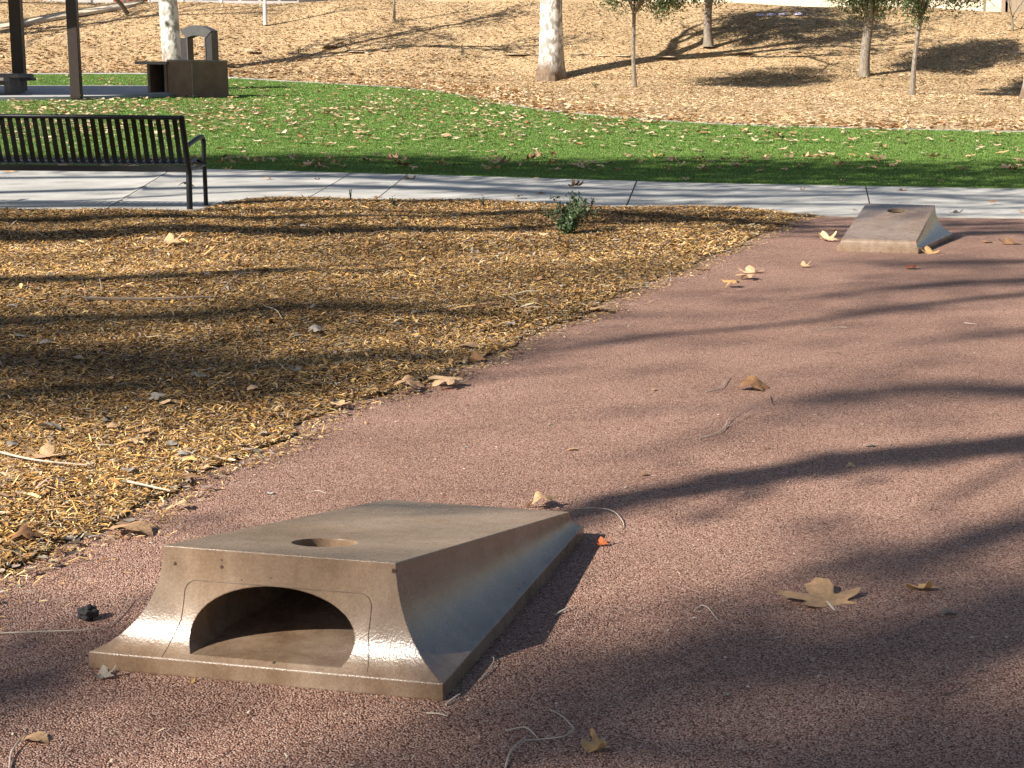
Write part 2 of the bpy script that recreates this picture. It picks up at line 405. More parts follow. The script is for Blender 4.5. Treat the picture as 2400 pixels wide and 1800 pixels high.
def sheet(name, poly, spacing, zoff, material, relief=None, skirt=.06, parent=None):
    """a ground sheet over the terrain inside a polygon, with its rim turned down"""
    poly2 = [(p[0], p[1]) for p in poly]
    A = np.array(poly2); x0, y0 = A.min(0); x1, y1 = A.max(0)
    gx, gy = np.meshgrid(np.arange(x0, x1, spacing), np.arange(y0, y1, spacing)); gx = gx.ravel(); gy = gy.ravel()
    gx = gx + rng.uniform(-.3, .3, len(gx)) * spacing; gy = gy + rng.uniform(-.3, .3, len(gy)) * spacing
    k = in_poly(A, gx, gy); gx = gx[k]; gy = gy[k]
    pts = [Vector(p) for p in poly2] + [Vector(p) for p in zip(gx, gy)]
    n = len(poly2)
    vo, eo, fo, *_ = delaunay_2d_cdt(pts, [], [list(range(n))], 1, 1e-5)
    V = []
    for q in vo:
        z = float(hz(q.x, q.y)) + zoff
        if relief: z += relief(q.x, q.y)
        V.append((q.x, q.y, z))
    Fs = [tuple(f) for f in fo]
    # skirt from boundary edges
    cnt = {}
    for f in Fs:
        for a, b_ in zip(f, f[1:] + f[:1]):
            cnt[(min(a, b_), max(a, b_))] = cnt.get((min(a, b_), max(a, b_)), 0) + 1
    low = {}
    for f in list(Fs):
        for a, b_ in zip(f, f[1:] + f[:1]):
            if cnt[(min(a, b_), max(a, b_))] == 1:
                for q in (a, b_):
                    if q not in low:
                        low[q] = len(V); V.append((V[q][0], V[q][1], V[q][2] - skirt))
                Fs.append((b_, a, low[a], low[b_]))
    me = bpy.data.meshes.new(name); me.from_pydata(V, [], Fs); me.materials.append(material)
    me.polygons.foreach_set('use_smooth', np.ones(len(me.polygons), dtype=bool)); me.update()
    try: me.set_sharp_from_angle(angle=R(50))
    except Exception: pass
    return link(name, me, parent)

# hillside and everything under the other sheets
ys = np.concatenate([np.arange(-60, 18, 3.0), np.arange(18, 80, .6), np.arange(80, 420, 20.0)])
xs = np.concatenate([np.arange(-260, -60, 10.0), np.arange(-60, 40, .8), np.arange(40, 260, 10.0)])
GX, GY = np.meshgrid(xs, ys)
def hill_relief(x, y):
    w = np.clip((y - np.interp(x, _ex, _ey) - .5) / 3, 0, 1)
    return w * (.05 * np.sin(x * .9 + y * .35) + .04 * np.sin(x * .37 - y * .6 + 1.3))
GZ = hz(GX, GY) - .05 + hill_relief(GX, GY)
nx, ny = len(xs), len(ys)
idx = np.arange(nx * ny).reshape(ny, nx)
Q = np.stack([idx[:-1, :-1], idx[:-1, 1:], idx[1:, 1:], idx[1:, :-1]], -1).reshape(-1, 4)
tag(link('hillside', mesh_np('hillside', np.stack([GX, GY, GZ], -1).reshape(-1, 3), Q, M['hill'], smooth=True)), kind='structure')

# rubber path: a flat sheet that the mulch bed overlaps
pp = [(-5.0, -3.0), (9.0, -3.0), (9.0, 16.4)] + [(p.x, p.y - .02 + .0) for p in reversed(L_swn) if -3.0 < p.x < 9.0] + [(-5, 16.2)]
tag(sheet('rubber_path', pp, .8, 0.0, M['rubber'], skirt=.05), kind='structure')

# mulch bed
def mulch_relief(x, y): return .012 * math.sin(x * 3.1 + y * 1.7) + .01 * math.sin(x * 1.3 - y * 2.9 + .7)
swn_l = [p for p in L_swn if p.x < L_mul[-1].x - .05]
mp_ = [(p.x, p.y) for p in L_mul] + [(p.x, p.y - .015) for p in reversed(swn_l)]
mp_ = mp_ + [(swn_l[0].x - 3, 10.0), (-6.5, L_mul[0].y)]
MULCH_POLY = np.array(mp_)
from_edge = np.array([(p.x, p.y) for p in L_mul])
def edge_dist(x, y): return float(np.sqrt(((from_edge - (x, y)) ** 2).sum(1)).min())
def mulch_z(x, y):
    return .006 + min(1, edge_dist(x, y) / .5) * (.030 + mulch_relief(x, y))
mul = tag(sheet('mulch_bed', mp_, .22, 0.0, M['mulch'], mulch_z, skirt=.03), kind='structure')

# pavement: slabs between joints, each a piece of its own
JOINTS = [((-520, 405), (-700, 482)), ((-80, 400), (-300, 489)), ((407, 396.6), (235, 501.5)), ((825, 407.6), (716, 470)), ((955, 411), (879, 472)), ((1492, 426.7), (1467, 488.7)), ((2029, 438.7), (2045, 508.5)), ((2560, 447.8), (2640, 515))]
JN = [at(*b_) for a, b_ in JOINTS]; JF = [at(*a) for a, b_ in JOINTS]
side = tag(sheet('pavement', [(p.x, p.y + .01) for p in L_swn] + [(p.x, p.y) for p in reversed(L_swf)], .8, -.012, M['soil'], skirt=.03), kind='structure')
def between(L, a, b_):
    return [p for p in L if a.x + .03 < p.x < b_.x - .03]
ends = [(L_swn[0], L_swf[0])] + list(zip(JN, JF)) + [(L_swn[-1], L_swf[-1])]
ends = [e for e in ends if e[0].x >= L_swn[0].x - 1e-6]
ends.sort(key=lambda e: e[0].x)
for (n0, f0), (n1, f1) in zip(ends, ends[1:]):
    if (n1 - n0).length < .2: continue
    g = .009
    poly = [(n0.x + g, n0.y)] + [(p.x, p.y) for p in between(L_swn, n0, n1)] + [(n1.x - g, n1.y), (f1.x - g, f1.y)] + [(p.x, p.y) for p in reversed(between(L_swf, f0, f1))] + [(f0.x + g, f0.y)]
    sheet('slab', poly, .5, .014, M['pavement'], skirt=.05, parent=side)

# artificial turf
TURF_POLY = np.array([(p.x, p.y + .01) for p in L_swf] + [(p.x, p.y) for p in reversed(L_tf)])
turf = tag(sheet('turf', [tuple(p) for p in TURF_POLY], .7, .004, M['turf'], skirt=.05), kind='structure')
# pale concrete mow strip along the far turf edge
strip = [(p.x, p.y + .0) for p in L_tf] + [(p.x, p.y + .16) for p in reversed(L_tf)]
tag(sheet('mow_strip', strip, .5, .012, M['slab'], skirt=.05), kind='structure')
# pavilion floor
PAV = [(-420, 208), (345, 208), (428, 226), (300, 231), (190, 235), (-420, 240)]
pv_pts = [at(*p) for p in PAV]
tag(sheet('pavilion_floor', [(p.x, p.y) for p in pv_pts], .8, .09, M['slab'], skirt=.12), kind='structure')

# ------------------------------------------------------------------ cornhole boards
BW, BL, HB, HF, DB, SB, DF, SF, LIP = .61, 1.22, .292, .097, .093, .154, .054, .026, .041
def top_z(u): return HB + (HF - HB) * u / BL
def board_section(u, s):
    """u -1 (back flare outline) .. ; helper unused"""
TH = R(74)
def prof(s):
    """concave flare: returns (outward fraction, height fraction above lip)"""
    th = TH * s
    return (1 - math.cos(th)) / (1 - math.cos(TH)), 1 - math.sin(th) / math.sin(TH)
def board_body():
    NS = 12; NU = 16; NV = 10
    # outline of the top: back edge (v -> +), right side..., going round; each carries flare vector
    ring = []
    for i in range(NV):                      # back edge from v=+w to v=-w
        t = i / NV; v = BW / 2 - BW * t
        ring.append((0, v, -DB, SB * (1 - 2 * t)))
    for i in range(NU):                      # right side from back to front
        t = i / NU
        ring.append((BL * t, -BW / 2, -DB + (DB + DF) * t, -(SB + (SF - SB) * t)))
    for i in range(NV):
        t = i / NV; v = -BW / 2 + BW * t
        ring.append((BL, v, DF, -SF * (1 - 2 * t)))
    for i in range(NU):
        t = 1 - i / NU
        ring.append((BL * t, BW / 2, -DB + (DB + DF) * t, SB + (SF - SB) * t))
    n = len(ring); V = []; Fc = []
    for s in range(NS + 1):
        o, h = prof(s / NS)
        for (u, v, du, dv) in ring:
            # keep straight back/side planes: flare along the edge interpolates between corners
            V.append((u + du * o, v + dv * o, LIP + (top_z(u) - LIP) * h))
    for (u, v, du, dv) in ring: V.append((u + du, v + dv, 0.0))
    for s in range(NS + 1):
        for k in range(n):
            Fc.append((s * n + k, (s + 1) * n + k, (s + 1) * n + (k + 1) % n, s * n + (k + 1) % n))
    Fc.append(tuple(range(n)))                                        # top
    Fc.append(tuple((NS + 1) * n + k for k in reversed(range(n))))      # bottom
    return V, Fc
def arch_shape(n=28):
    """D-shaped mouth in (v, fraction of height): flat sill, sides that bow out, elliptical crown"""
    pts = []
    a0 = R(-24)
    for i in range(n + 1):
        a = a0 + (math.pi - 2 * a0) * i / n
        pts.append((math.cos(a), math.sin(a)))
    lo = math.sin(a0); pts = [(x, (y - lo) / (1 - lo)) for x, y in pts]
    return pts
def boolean(o, cutter):
    md = o.modifiers.new('b', 'BOOLEAN'); md.object = cutter; md.operation = 'DIFFERENCE'; md.solver = 'EXACT'
    dg = bpy.context.evaluated_depsgraph_get(); dg.update()
    me = bpy.data.meshes.new_from_object(o.evaluated_get(dg))
    o.modifiers.clear(); o.data = me
    bpy.data.objects.remove(cutter)
MOUTH_W, MOUTH_H = .214, .160        # half width and height of the mouth
def make_board(name, loc, yaw, label):
    root = empty(name, loc, yaw); tag(root, label, 'cornhole board', 'concrete cornhole boards on the rubber path')
    V, Fc = board_body()
    me = bpy.data.meshes.new('body'); me.from_pydata(V, [], Fc)
    bm = bmesh.new(); bm.from_mesh(me); bmesh.ops.recalc_face_normals(bm, faces=bm.faces); bm.to_mesh(me); bm.free()
    o = link('body', me)
    # throw hole
    hb_ = MB(); hb_.tube([(.235, 0, .12), (.235, 0, .5)], .081, 48)
    hc = hb_.build('cut', None); boolean(o, hc)
    # hollow with an arched mouth
    sh = arch_shape(); v = []; f = []; us = [-.4, 0.02, .12, .35, .80]; zs_ = [MOUTH_H, MOUTH_H, .188, .155, .085]
    for u, zc in zip(us, zs_):
        for (a, h) in sh: v.append((u, a * (MOUTH_W if u < .1 else MOUTH_W * 1.08), LIP + .011 + h * zc))
    n = len(sh)
    for i in range(len(us) - 1):
        for k in range(n): f.append((i * n + k, i * n + (k + 1) % n, (i + 1) * n + (k + 1) % n, (i + 1) * n + k))
    f += [tuple(range(n)), tuple((len(us) - 1) * n + k for k in reversed(range(n)))]
    cb = MB().add(v, f); cc = cb.build('cut', None); boolean(o, cc)
    me = o.data; me.name = 'body'
    me.polygons.foreach_set('use_smooth', np.ones(len(me.polygons), dtype=bool)); me.update()
    me.set_sharp_from_angle(angle=R(28)); me.materials.clear(); me.materials.append(M['cast'])
    o.name = 'body'; o.parent = root
    # seam of the cast insert round the mouth, following the flared back
    def back(vv, z):
        h = max(0, min(1, (z - LIP) / (HB - LIP))); s = math.asin(max(-1, min(1, (1 - h) * math.sin(TH)))) / TH
        return Vector((-DB * prof(s)[0] - .0006, vv, z))
    hw, zt, rr = .245, .213, .03
    path = [(hw + .02, LIP + .002), (hw + .014, .07), (hw, .12), (hw, zt - rr)] + [(hw - rr + rr * math.cos(a), zt - rr + rr * math.sin(a)) for a in np.linspace(.2, math.pi / 2, 5)]
    path = path + [(-x, z) for x, z in reversed(path)]
    pts = []
    for (a0, z0), (a1, z1) in zip(path, path[1:]):
        for k in range(4):
            t = k / 4; pts.append(back(a0 + (a1 - a0) * t, z0 + (z1 - z0) * t))
    MB().tube(pts, .0012, 5).build('panel_seam', M['seam'], root)
    return root
make_board('cornhole_board', (-1.215, 3.878, 0), 1.361, 'large brown concrete cornhole board in the foreground, its arched opening facing the viewer')
make_board('cornhole_board', (.991, 14.647, 0), -1.778, 'small distant concrete cornhole board at the end of the path beside the pavement')

# ------------------------------------------------------------------ bench
def make_bench():
    base = at(445, 494); rz = .02     # local +x runs to the viewer's right
    root = empty('park_bench', base, rz)
    tag(root, 'black metal strap bench with curved armrest seen from behind on the pavement', 'bench')
    # local axes: x along bench (0 at right end, negative to the left), y away from the viewer
    Lb = 2.85
    zb, zt, zs = .40, .925, .47
    def yb(z): return -.13 + (.15) * (zt - z) / (zt - zb) - .0     # back leans to the viewer at the top
    top = []
    bt = [(0, yb(zt), zt), (0, yb(.7) + .002, .70), (0, yb(.52), .52), (0, yb(.46) + .03, .465), (0, .14, .452), (0, .34, .47), (0, .47, .488), (0, .515, .47), (0, .525, .43)]
    cl = smooth_path(bt, 3)
    wv = []; wf = []
    w_, th = .024, .004
    for i, p in enumerate(cl):
        t = (cl[min(i + 1, len(cl) - 1)] - cl[max(i - 1, 0)]).normalized(); nrm = Vector((0, -t.z, t.y))
        for sx in (-1, 1):
            for sn in (-1, 1): wv.append(p + Vector((sx * w_, 0, 0)) + nrm * (sn * th))
    for i in range(len(cl) - 1):
        a, b_ = i * 4, i * 4 + 4
        for q in ((0, 1), (1, 3), (3, 2), (2, 0)): wf.append((a + q[0], a + q[1], b_ + q[1], b_ + q[0]))
    wf += [(0, 1, 3, 2), (len(wv) - 4, len(wv) - 3, len(wv) - 1, len(wv) - 2)]
    sm = MB().add(wv, wf).mesh('slat', M['bench_black'])
    x = -.07; k = 0
    while x > -Lb + .05:
        o = link('slat', sm, root); o.location = (x, 0, 0); x -= .0802; k += 1
    MB().tube([(-Lb, yb(zt), zt), (-.005, yb(zt), zt)], .022, 10).build('top_rail', M['bench_black'], root, True)
    MB().box((-Lb / 2, yb(zb) - .008, zb + .012), (Lb - .01, .035, .055)).build('bottom_rail', M['bench_black'], root, bevel=.006)
    MB().tube([(-Lb, .505, .455), (-.005, .505, .455)], .02, 10).build('front_rail', M['bench_black'], root, True)
    for xe in (0.0, -Lb):
        MB().tube(smooth_path([(xe, .0, 0), (xe, .012, .25), (xe, yb(zb) - .0, zb), (xe, yb(.65), .65), (xe, yb(zt), zt + .015)], 4), .029, 10).build('leg', M['bench_black'], root, True)
        MB().tube([(xe, .50, 0), (xe, .50, .30), (xe, .50, .46), (xe, .505, .62)], .022, 10).build('leg', M['bench_black'], root, True)
        MB().tube(smooth_path([(xe, .505, .60), (xe, .50, .68), (xe, .45, .715), (xe, .30, .70), (xe, yb(.62) + .01, .635)], 5), .024, 10).build('armrest', M['bench_black'], root, True)
        MB().tube(smooth_path([(xe, yb(zb), zb + .02), (xe, .2, .41), (xe, .50, .43)], 4), .019, 8).build('seat_support', M['bench_black'], root, True)
        for yy in (.0, .50): MB().box((xe, yy, .006), (.085, .085, .012)).build('foot_plate', M['bench_black'], root)
make_bench()

# ------------------------------------------------------------------ pavilion, counter, table, arch
def pavilion():
    c1 = at(48, 213, .09); c2 = at(180, 226, .09)
    root = empty('picnic_pavilion', (c2.x, c2.y, c2.z))
    tag(root, 'picnic pavilion with two dark brown square steel posts at upper left', 'pavilion')
    def L(p): return Vector(p) - root.location
    for c, w in ((c1, 29), (c2, 26)):
        ww = w * pxm(c.y) * .86; q = L(c)
        MB().box((q.x, q.y, 2.0), (ww, ww, 4.1), Matrix.Rotation(R(8), 3, 'Z')).build('post', M['column'], root, bevel=.01)
        MB().box((q.x, q.y, .03), (ww * 1.04, ww * 1.04, .06), Matrix.Rotation(R(8), 3, 'Z')).build('base_plate', M['column'], root)
    # posts out of view on the far left and the shading roof
    for dx, dy in ((-7.5, .3), (-7.5, 4.5)):
        MB().box((dx, dy, 2.0), (.26, .26, 4.1)).build('post', M['column'], root, bevel=.01)
    rf = [Vector(at(*q)) + SV * 3.6 for q in [(-420, 209), (348, 209), (470, 222), (548, 226), (540, 231), (-420, 233)]]  # unseen roof, its outline shaped from the shadow wanted on floor and counter
    rf = [L(q) for q in rf]; zr = max(q.z for q in rf)
    MB().prism([(q.x, q.y) for q in rf], zr, zr + .22).build('roof', M['roof'], root, bevel=.03)
pavilion()

def counter():
    k = at(453, 229); d = k.y                                         # nearest vertical corner
    root = empty('serving_counter', k); tag(root, 'dark brown angular serving counter with an open cupboard and overhanging top beside the pavilion', 'counter')
    p = pxm(d); h = 87 * p
    Lf = Vector((atd(395, 222, d + .55) - k)); Lf.z = 0
    Rt = Vector((atd(537, 226, d + .4) - k)); Rt.z = 0
    K = Vector((0, 0, 0)); B_ = Lf + Rt
    poly = [K, Rt, B_, Lf]
    MB().prism([(q.x, q.y) for q in poly], -.02, h * .955).build('body', M['counter'], root, bevel=.012)
    MB().prism([(q.x * 1.015 - .0, q.y * 1.015 - .012) for q in (K, Rt, B_, Lf)], h * .957, h).build('worktop', M['counter_top'], root, bevel=.008)
    MB().box((.0, -.0, h * .46), (.025, .025, h * .9)).build('corner_trim', M['counter_top'], root)
    # cupboard wing to the left
    a = Vector((atd(347, 220, d + .62) - k)); a.z = 0; b_ = Lf + Vector((-.02, .02, 0))
    dirx = (b_ - a); w = dirx.length; ux = dirx.normalized(); uy = Vector((-ux.y, ux.x, 0))
    if uy.y < 0: uy = -uy
    rot = Matrix((ux, uy, Vector((0, 0, 1)))).transposed()
    def lb(x, y, z, dx, dy, dz, nm, mt):
        MB().box(a + ux * x + uy * y + Vector((0, 0, z)), (dx, dy, dz), rot).build(nm, mt, root, bevel=.006)
    t = .07; D = .62
    lb(t / 2, D / 2, h * .44, t, D, h * .9, 'side_panel', M['counter']); lb(w - t / 2 - .01, D / 2, h * .44, t, D, h * .9, 'side_panel', M['counter'])
    lb(w / 2, D - .03, h * .44, w - .16, .05, h * .88, 'back_panel', M['dark_void']); lb(w / 2, D / 2 - .04, .03, w - .16, D - .1, .06, 'floor_panel', M['dark_void'])
    lb(w / 2 - .1, D / 2 - .03, h * .91, w + .30, D + .16, h * .085, 'worktop', M['counter_top'])
counter()

def arch():
    d = at(460, 222).y + 3.2
    l = atd(424, 139, d); r = atd(497.5, 139, d); z0 = float(hz(l.x, d)); p = pxm(d)
    root = empty('arched_frame', ((l.x + r.x) / 2, d, z0)); tag(root, 'grey arched metal frame standing behind the counter beside the white trunk', 'arch')
    W = (r.x - l.x); zt = atd(460, 59, d).z - z0; zs = atd(460, 72, d).z - z0; zi = atd(460, 83, d).z - z0; zis = atd(430, 89, d).z - z0
    n = 14; dp = .55; v = []; f = []
    for yy in (0, dp):
        for i in range(n + 1):
            t = -1 + 2 * i / n
            v.append((t * W / 2, yy, zs + (zt - zs) * (1 - t * t)))
        for i in range(n + 1):
            t = -1 + 2 * i / n
            v.append((t * (W / 2 - .17), yy, zis + (zi - zis) * (1 - t * t)))
    m_ = n + 1
    for i in range(n):
        f += [(i, i + 1, m_ + i + 1, m_ + i), (2 * m_ + i, 3 * m_ + i, 3 * m_ + i + 1, 2 * m_ + i + 1), (i, 2 * m_ + i, 2 * m_ + i + 1, i + 1), (m_ + i, m_ + i + 1, 3 * m_ + i + 1, 3 * m_ + i)]
    f += [(0, m_, 3 * m_, 2 * m_), (n, 2 * m_ + n, 3 * m_ + n, m_ + n)]
    MB().add(v, f).build('arch_band', M['arch_grey'], root)
    for sx in (-1, 1):
        MB().box((sx * (W / 2 - .085), dp / 2 + .004, zis / 2 + (.09 if sx > 0 else 0)), (.165, dp - .02, zis + (.16 if sx > 0 else 0))).build('post', M['arch_dark'], root)
        MB().box((sx * (W / 2 - .185), .03, zis / 2), (.028, .06, zis)).build('edge_trim', M['arch_grey'], root)
arch()

def table():
    d = at(30, 221, .09).y; c = atd(10, 172, d); z0 = float(hz(c.x, d)) + .09
    root = empty('picnic_table', (c.x - .55, d, z0)); tag(root, 'grey concrete picnic table behind the left pavilion post at the left frame edge', 'table')
    h = c.z - z0; e = atd(62, 172, d).x - root.location.x
    MB().box((e / 2 - .8, 0, h - .05), (e + 1.6, .8, .10)).build('table_top', M['table_grey'], root, bevel=.02)
    for x in (e - .35, e - 1.7):
        MB().box((x, 0, h / 2 - .05), (.16, .55, h - .1)).build('leg', M['table_grey'], root, bevel=.01)
    MB().box((e - 1.0, 0, .28), (1.3, .10, .12)).build('stretcher', M['table_grey'], root)
    for sy in (-1, 1):
        MB().box((e / 2 - .8, sy * .72, .36), (e + 1.3, .28, .08)).build('seat', M['table_grey'], root, bevel=.015)
        for x in (e - .5, e - 1.6): MB().box((x, sy * .72, .16), (.14, .2, .33)).build('seat_leg', M['table_grey'], root)
table()

# ------------------------------------------------------------------ trees
def leaf_quads(C, size, tilt=1.0, cols=None, aspect=.55, rs=rng):
    """folded leaf (4 triangles) at each centre"""
    n = len(C); a = rs.normal(size=(n, 3)); a[:, 2] *= tilt; a /= np.linalg.norm(a, axis=1, keepdims=True)
    b_ = rs.normal(size=(n, 3)); b_ -= a * (a * b_).sum(1, keepdims=True); b_ /= np.linalg.norm(b_, axis=1, keepdims=True)
    c = np.cross(a, b_); s = (size * rs.uniform(.65, 1.35, n))[:, None]
    V = np.empty((n, 4, 3)); V[:, 0] = C - a * s * .5; V[:, 2] = C + a * s * .5
    V[:, 1] = C + b_ * s * aspect * .5 + c * s * .12; V[:, 3] = C - b_ * s * aspect * .5 + c * s * .12
    Fc = np.arange(n * 4).reshape(n, 4)
    Fc = np.concatenate([Fc[:, [0, 1, 2]], Fc[:, [0, 2, 3]]])
    return V.reshape(-1, 3), Fc, (np.repeat(cols, 4, 0) if cols is not None else None)
def palette(n, cols, rs=rng, var=.15):
    cols = np.array(cols); k = rs.integers(0, len(cols), n)
    return np.clip(cols[k] * rs.uniform(1 - var, 1 + var, (n, 1)) * rs.uniform(.93, 1.07, (n, 3)), 0, 1)
def grow(mb, p, d, length, rad, depth, rs, ends, spread=.6, up=.25, n=7):
    """recursive limb"""
    pts = [Vector(p)]; rads = [rad]; q = Vector(p); dd = Vector(d).normalized(); N = 6
    for i in range(N):
        dd = (dd + Vector(rs.normal(size=3)) * .13 + Vector((0, 0, up * .12))).normalized()
        q = q + dd * (length / N); pts.append(q.copy()); rads.append(rad * (1 - .45 * (i + 1) / N))
    mb.tube(pts, rads, n if depth > 1 else 4, cap=False)
    if depth == 0 or depth == 1: ends.extend(pts[2:])
    if depth == 0: return
    kids = 3 if depth > 1 else 4
    for k in range(kids):
        i = rs.integers(3, N + 1) if k else N
        nd_ = (dd + Vector(rs.normal(size=3)) * spread + Vector((0, 0, up * .5))).normalized()
        grow(mb, pts[i], nd_, length * rs.uniform(.55, .8), rads[i] * (.75 if k else .95), depth - 1, rs, ends, spread, up, n)
OAK = [(.08, .12, .04), (.11, .155, .058), (.055, .085, .03), (.15, .185, .085)]
DRY = [(.30, .18, .08), (.22, .12, .05), (.36, .25, .12), (.16, .15, .05)]
def oak(px, py, wpx, lean, crown, rz, nleaf, label, seed, sides=10, leaf=.075):
    """crown = (left px, right px, lowest px) of the foliage in the photograph; rz its half height in metres"""
    rs = np.random.default_rng(seed); g = at(px, py); root = empty('oak_tree', (g.x, g.y, g.z - .05)); p = pxm(g.y)
    tag(root, label, 'tree', 'young evergreen oaks on the dry hillside')
    r0 = wpx * p / 2; zb = atd(px, crown[2], g.y).z - g.z + .05; rx = (crown[1] - crown[0]) / 2 * p
    crown_c = ((atd((crown[0] + crown[1]) / 2, 0, g.y).x - g.x), 0.0, zb + rz * 1.08); crown_r = (rx, rx, rz)
    top = Vector((lean * zb, 0, zb + .25))
    pts = smooth_path([(0, 0, 0), top * .1, top * .5 + Vector((-.03, 0, 0)), top], 5); N = len(pts)
    rad = [r0 * (1.0 + .4 * math.exp(-q.z / .2)) * (1 - .25 * i / N) for i, q in enumerate(pts)]
    MB().tube(pts, rad, sides).build('trunk', M['oak_bark'], root, True)
    lm = MB()
    for k in range(7):
        a = k * 2 * math.pi / 7 + rs.uniform(0, .8)
        st = pts[-1] - Vector((0, 0, rs.uniform(.02, .22)))
        tgt = Vector((crown_c[0] + math.cos(a) * crown_r[0] * .7, math.sin(a) * crown_r[1] * .7, crown_c[2] + rs.uniform(-.3, .7) * crown_r[2]))
        mid = st.lerp(tgt, .5) + Vector((0, 0, .25))
        lm.tube(smooth_path([st, mid, tgt], 4), [rad[-1] * .62 * (1 - i / 10.5) for i in range(9)], 6)
    lm.build('limbs', M['oak_bark'], root, True)
    nc = 190; u = rs.normal(size=(nc, 3)); u /= np.linalg.norm(u, axis=1, keepdims=True); u[:, 2] = np.where(u[:, 2] < 0, u[:, 2] * .85, u[:, 2])
    rr = rs.uniform(.25, 1.25, (nc, 1)) ** .7; cc = np.array(crown_c) + u * rr * np.array(crown_r)
    ci = rs.integers(0, nc, nleaf); cs = rs.uniform(.12, .34, nc)
    C = cc[ci] + rs.normal(size=(nleaf, 3)) * cs[ci][:, None] * .8
    V, Fc, c4 = leaf_quads(C, leaf, 1.0, palette(nleaf, OAK, rs, .3), rs=rs)
    link('crown', mesh_np('crown', V, Fc, M['foliage'], c4), root)
    return root
oak(1487, 206, 11, .0, (1375, 1650, 46), 1.4, 30000, 'thin straight young tree with low green leaves right of the white trunk', 11, sides=8)
oak(1660, 106, 22, .01, (1470, 1800, 18), 2.2, 60000, 'dark-trunked leafy tree casting the large shadow high on the hill', 12)
oak(2024, 180, 27, .10, (1910, 2160, 58), 2.0, 50000, 'thick leaning pale-trunked leafy tree, left of the two at upper right', 13)
oak(2137, 219, 13, .10, (2060, 2320, 52), 1.9, 50000, 'slim forked leafy tree, right of the two at upper right', 14, sides=8)

def sycamore(name, g, r0, leanx, H, label, seed, nleaf, first=4.0, group='pale-barked sycamores', depth=3, leaf=.16, sides=16, heading=None):
    rs = np.random.default_rng(seed); root = empty(name, (g[0], g[1], g[2] - .04)); tag(root, label, 'tree', group)
    pts = smooth_path([(0, 0, -.35), (0, 0, 0), (leanx * .3, 0, .3), (leanx * first * .5, .05, first * .5), (leanx * first, .0, first)], 6); N = len(pts)
    rad = [r0 * (.88 + .22 * math.exp(-max(0, q.z) / .3)) * (1 - .22 * q.z / first) for q in pts]
    mb = MB().tube(pts, rad, sides)
    V = []
    for (x, y, z) in mb.v:           # buttressed, slightly lumpy trunk
        c = Vector((leanx * z, 0, z)); a = math.atan2(y, x - c.x)
        k = 1 + (.10 * math.exp(-max(0, z) / .4)) * math.sin(5 * a + seed) + .03 * math.sin(3 * a + z * 2.1)
        V.append((c.x + (x - c.x) * k, y * k, z))
    mb.v = V; mb.build('trunk', M['sycamore_bark'], root, True)
    lm = MB(); ends = []
    for k in range(4):
        a = k * 1.57 + rs.uniform(-.4, .4); d = Vector((math.cos(a) * .75, math.sin(a) * .75, 1.0))
        grow(lm, pts[-1] - Vector((0, 0, .05 + .15 * k)), d, (H - first) * .42, rad[-1] * .62, depth, rs, ends, .55, .3)
    lm.build('limbs', M['sycamore_bark'], root, True)
    if nleaf:
        E = np.array([tuple(e) for e in ends]); C = E[rs.integers(0, len(E), nleaf)] + rs.normal(size=(nleaf, 3)) * .22
        V, Fc, c4 = leaf_quads(C, leaf, .8, palette(nleaf, DRY, rs, .25), .8, rs)
        link('crown', mesh_np('crown', V, Fc, M['litter'], c4), root)
    return root
g = at(1291, 176); sycamore('sycamore_tree', g, 33 * pxm(g.y), .017, 13, 'white mottled sycamore trunk standing alone in the middle of the hill foot', 21, 1500)
g = at(408, 171); g = Vector((g.x, g.y - .0, g.z)); sycamore('sycamore_tree', g, 26 * pxm(g.y), -.05, 12, 'white mottled sycamore trunk rising behind the brown counter', 22, 1500)
g = at(2432, 232); sycamore('sycamore_tree', g, 40 * pxm(g.y), .02, 12, 'flared sycamore trunk foot cut off by the right frame edge', 23, 1200)

def sapling(px, py, wpx, H, label, seed, guard=False):
    rs = np.random.default_rng(seed); g = at(px, py); root = empty('sapling', (g.x, g.y, g.z - .04)); tag(root, label, 'sapling', 'bare saplings on the hill'); r0 = wpx * pxm(g.y) / 2
    MB().tube([(0, 0, 0), (.02, 0, H * .3), (.0, .02, H * .7), (.03, 0, H)], [r0 * (.75 if guard else 1), r0 * .7, r0 * .55, r0 * .3], 8).build('trunk', M['guard' if guard else 'oak_bark'], root, True)
    if guard: MB().tube([(.0, 0, 0), (.01, 0, .75)], [r0 * 1.1, r0 * 1.0], 10).build('trunk_guard', M['guard'], root, True)
    lm = MB(); e = []
    for k in range(5):
        a = k * 1.3 + rs.uniform(0, .5); grow(lm, (0.02, 0, H * (.5 + .1 * k)), (math.cos(a), math.sin(a), .9), 1.0, r0 * .4, 1, rs, e, .5, .3, 5)
    lm.build('limbs', M['oak_bark'], root)
sapling(622, 56, 9, 3.4, 'bare sapling with a white-painted stem near the top of the hill left of centre', 31, True)
sapling(924, 49, 7, 3.2, 'thin bare grey sapling near the top of the hill in the centre', 32)
sapling(2372, 66, 8, .5, 'short grey stump of a sapling at the far right of the hill', 33)

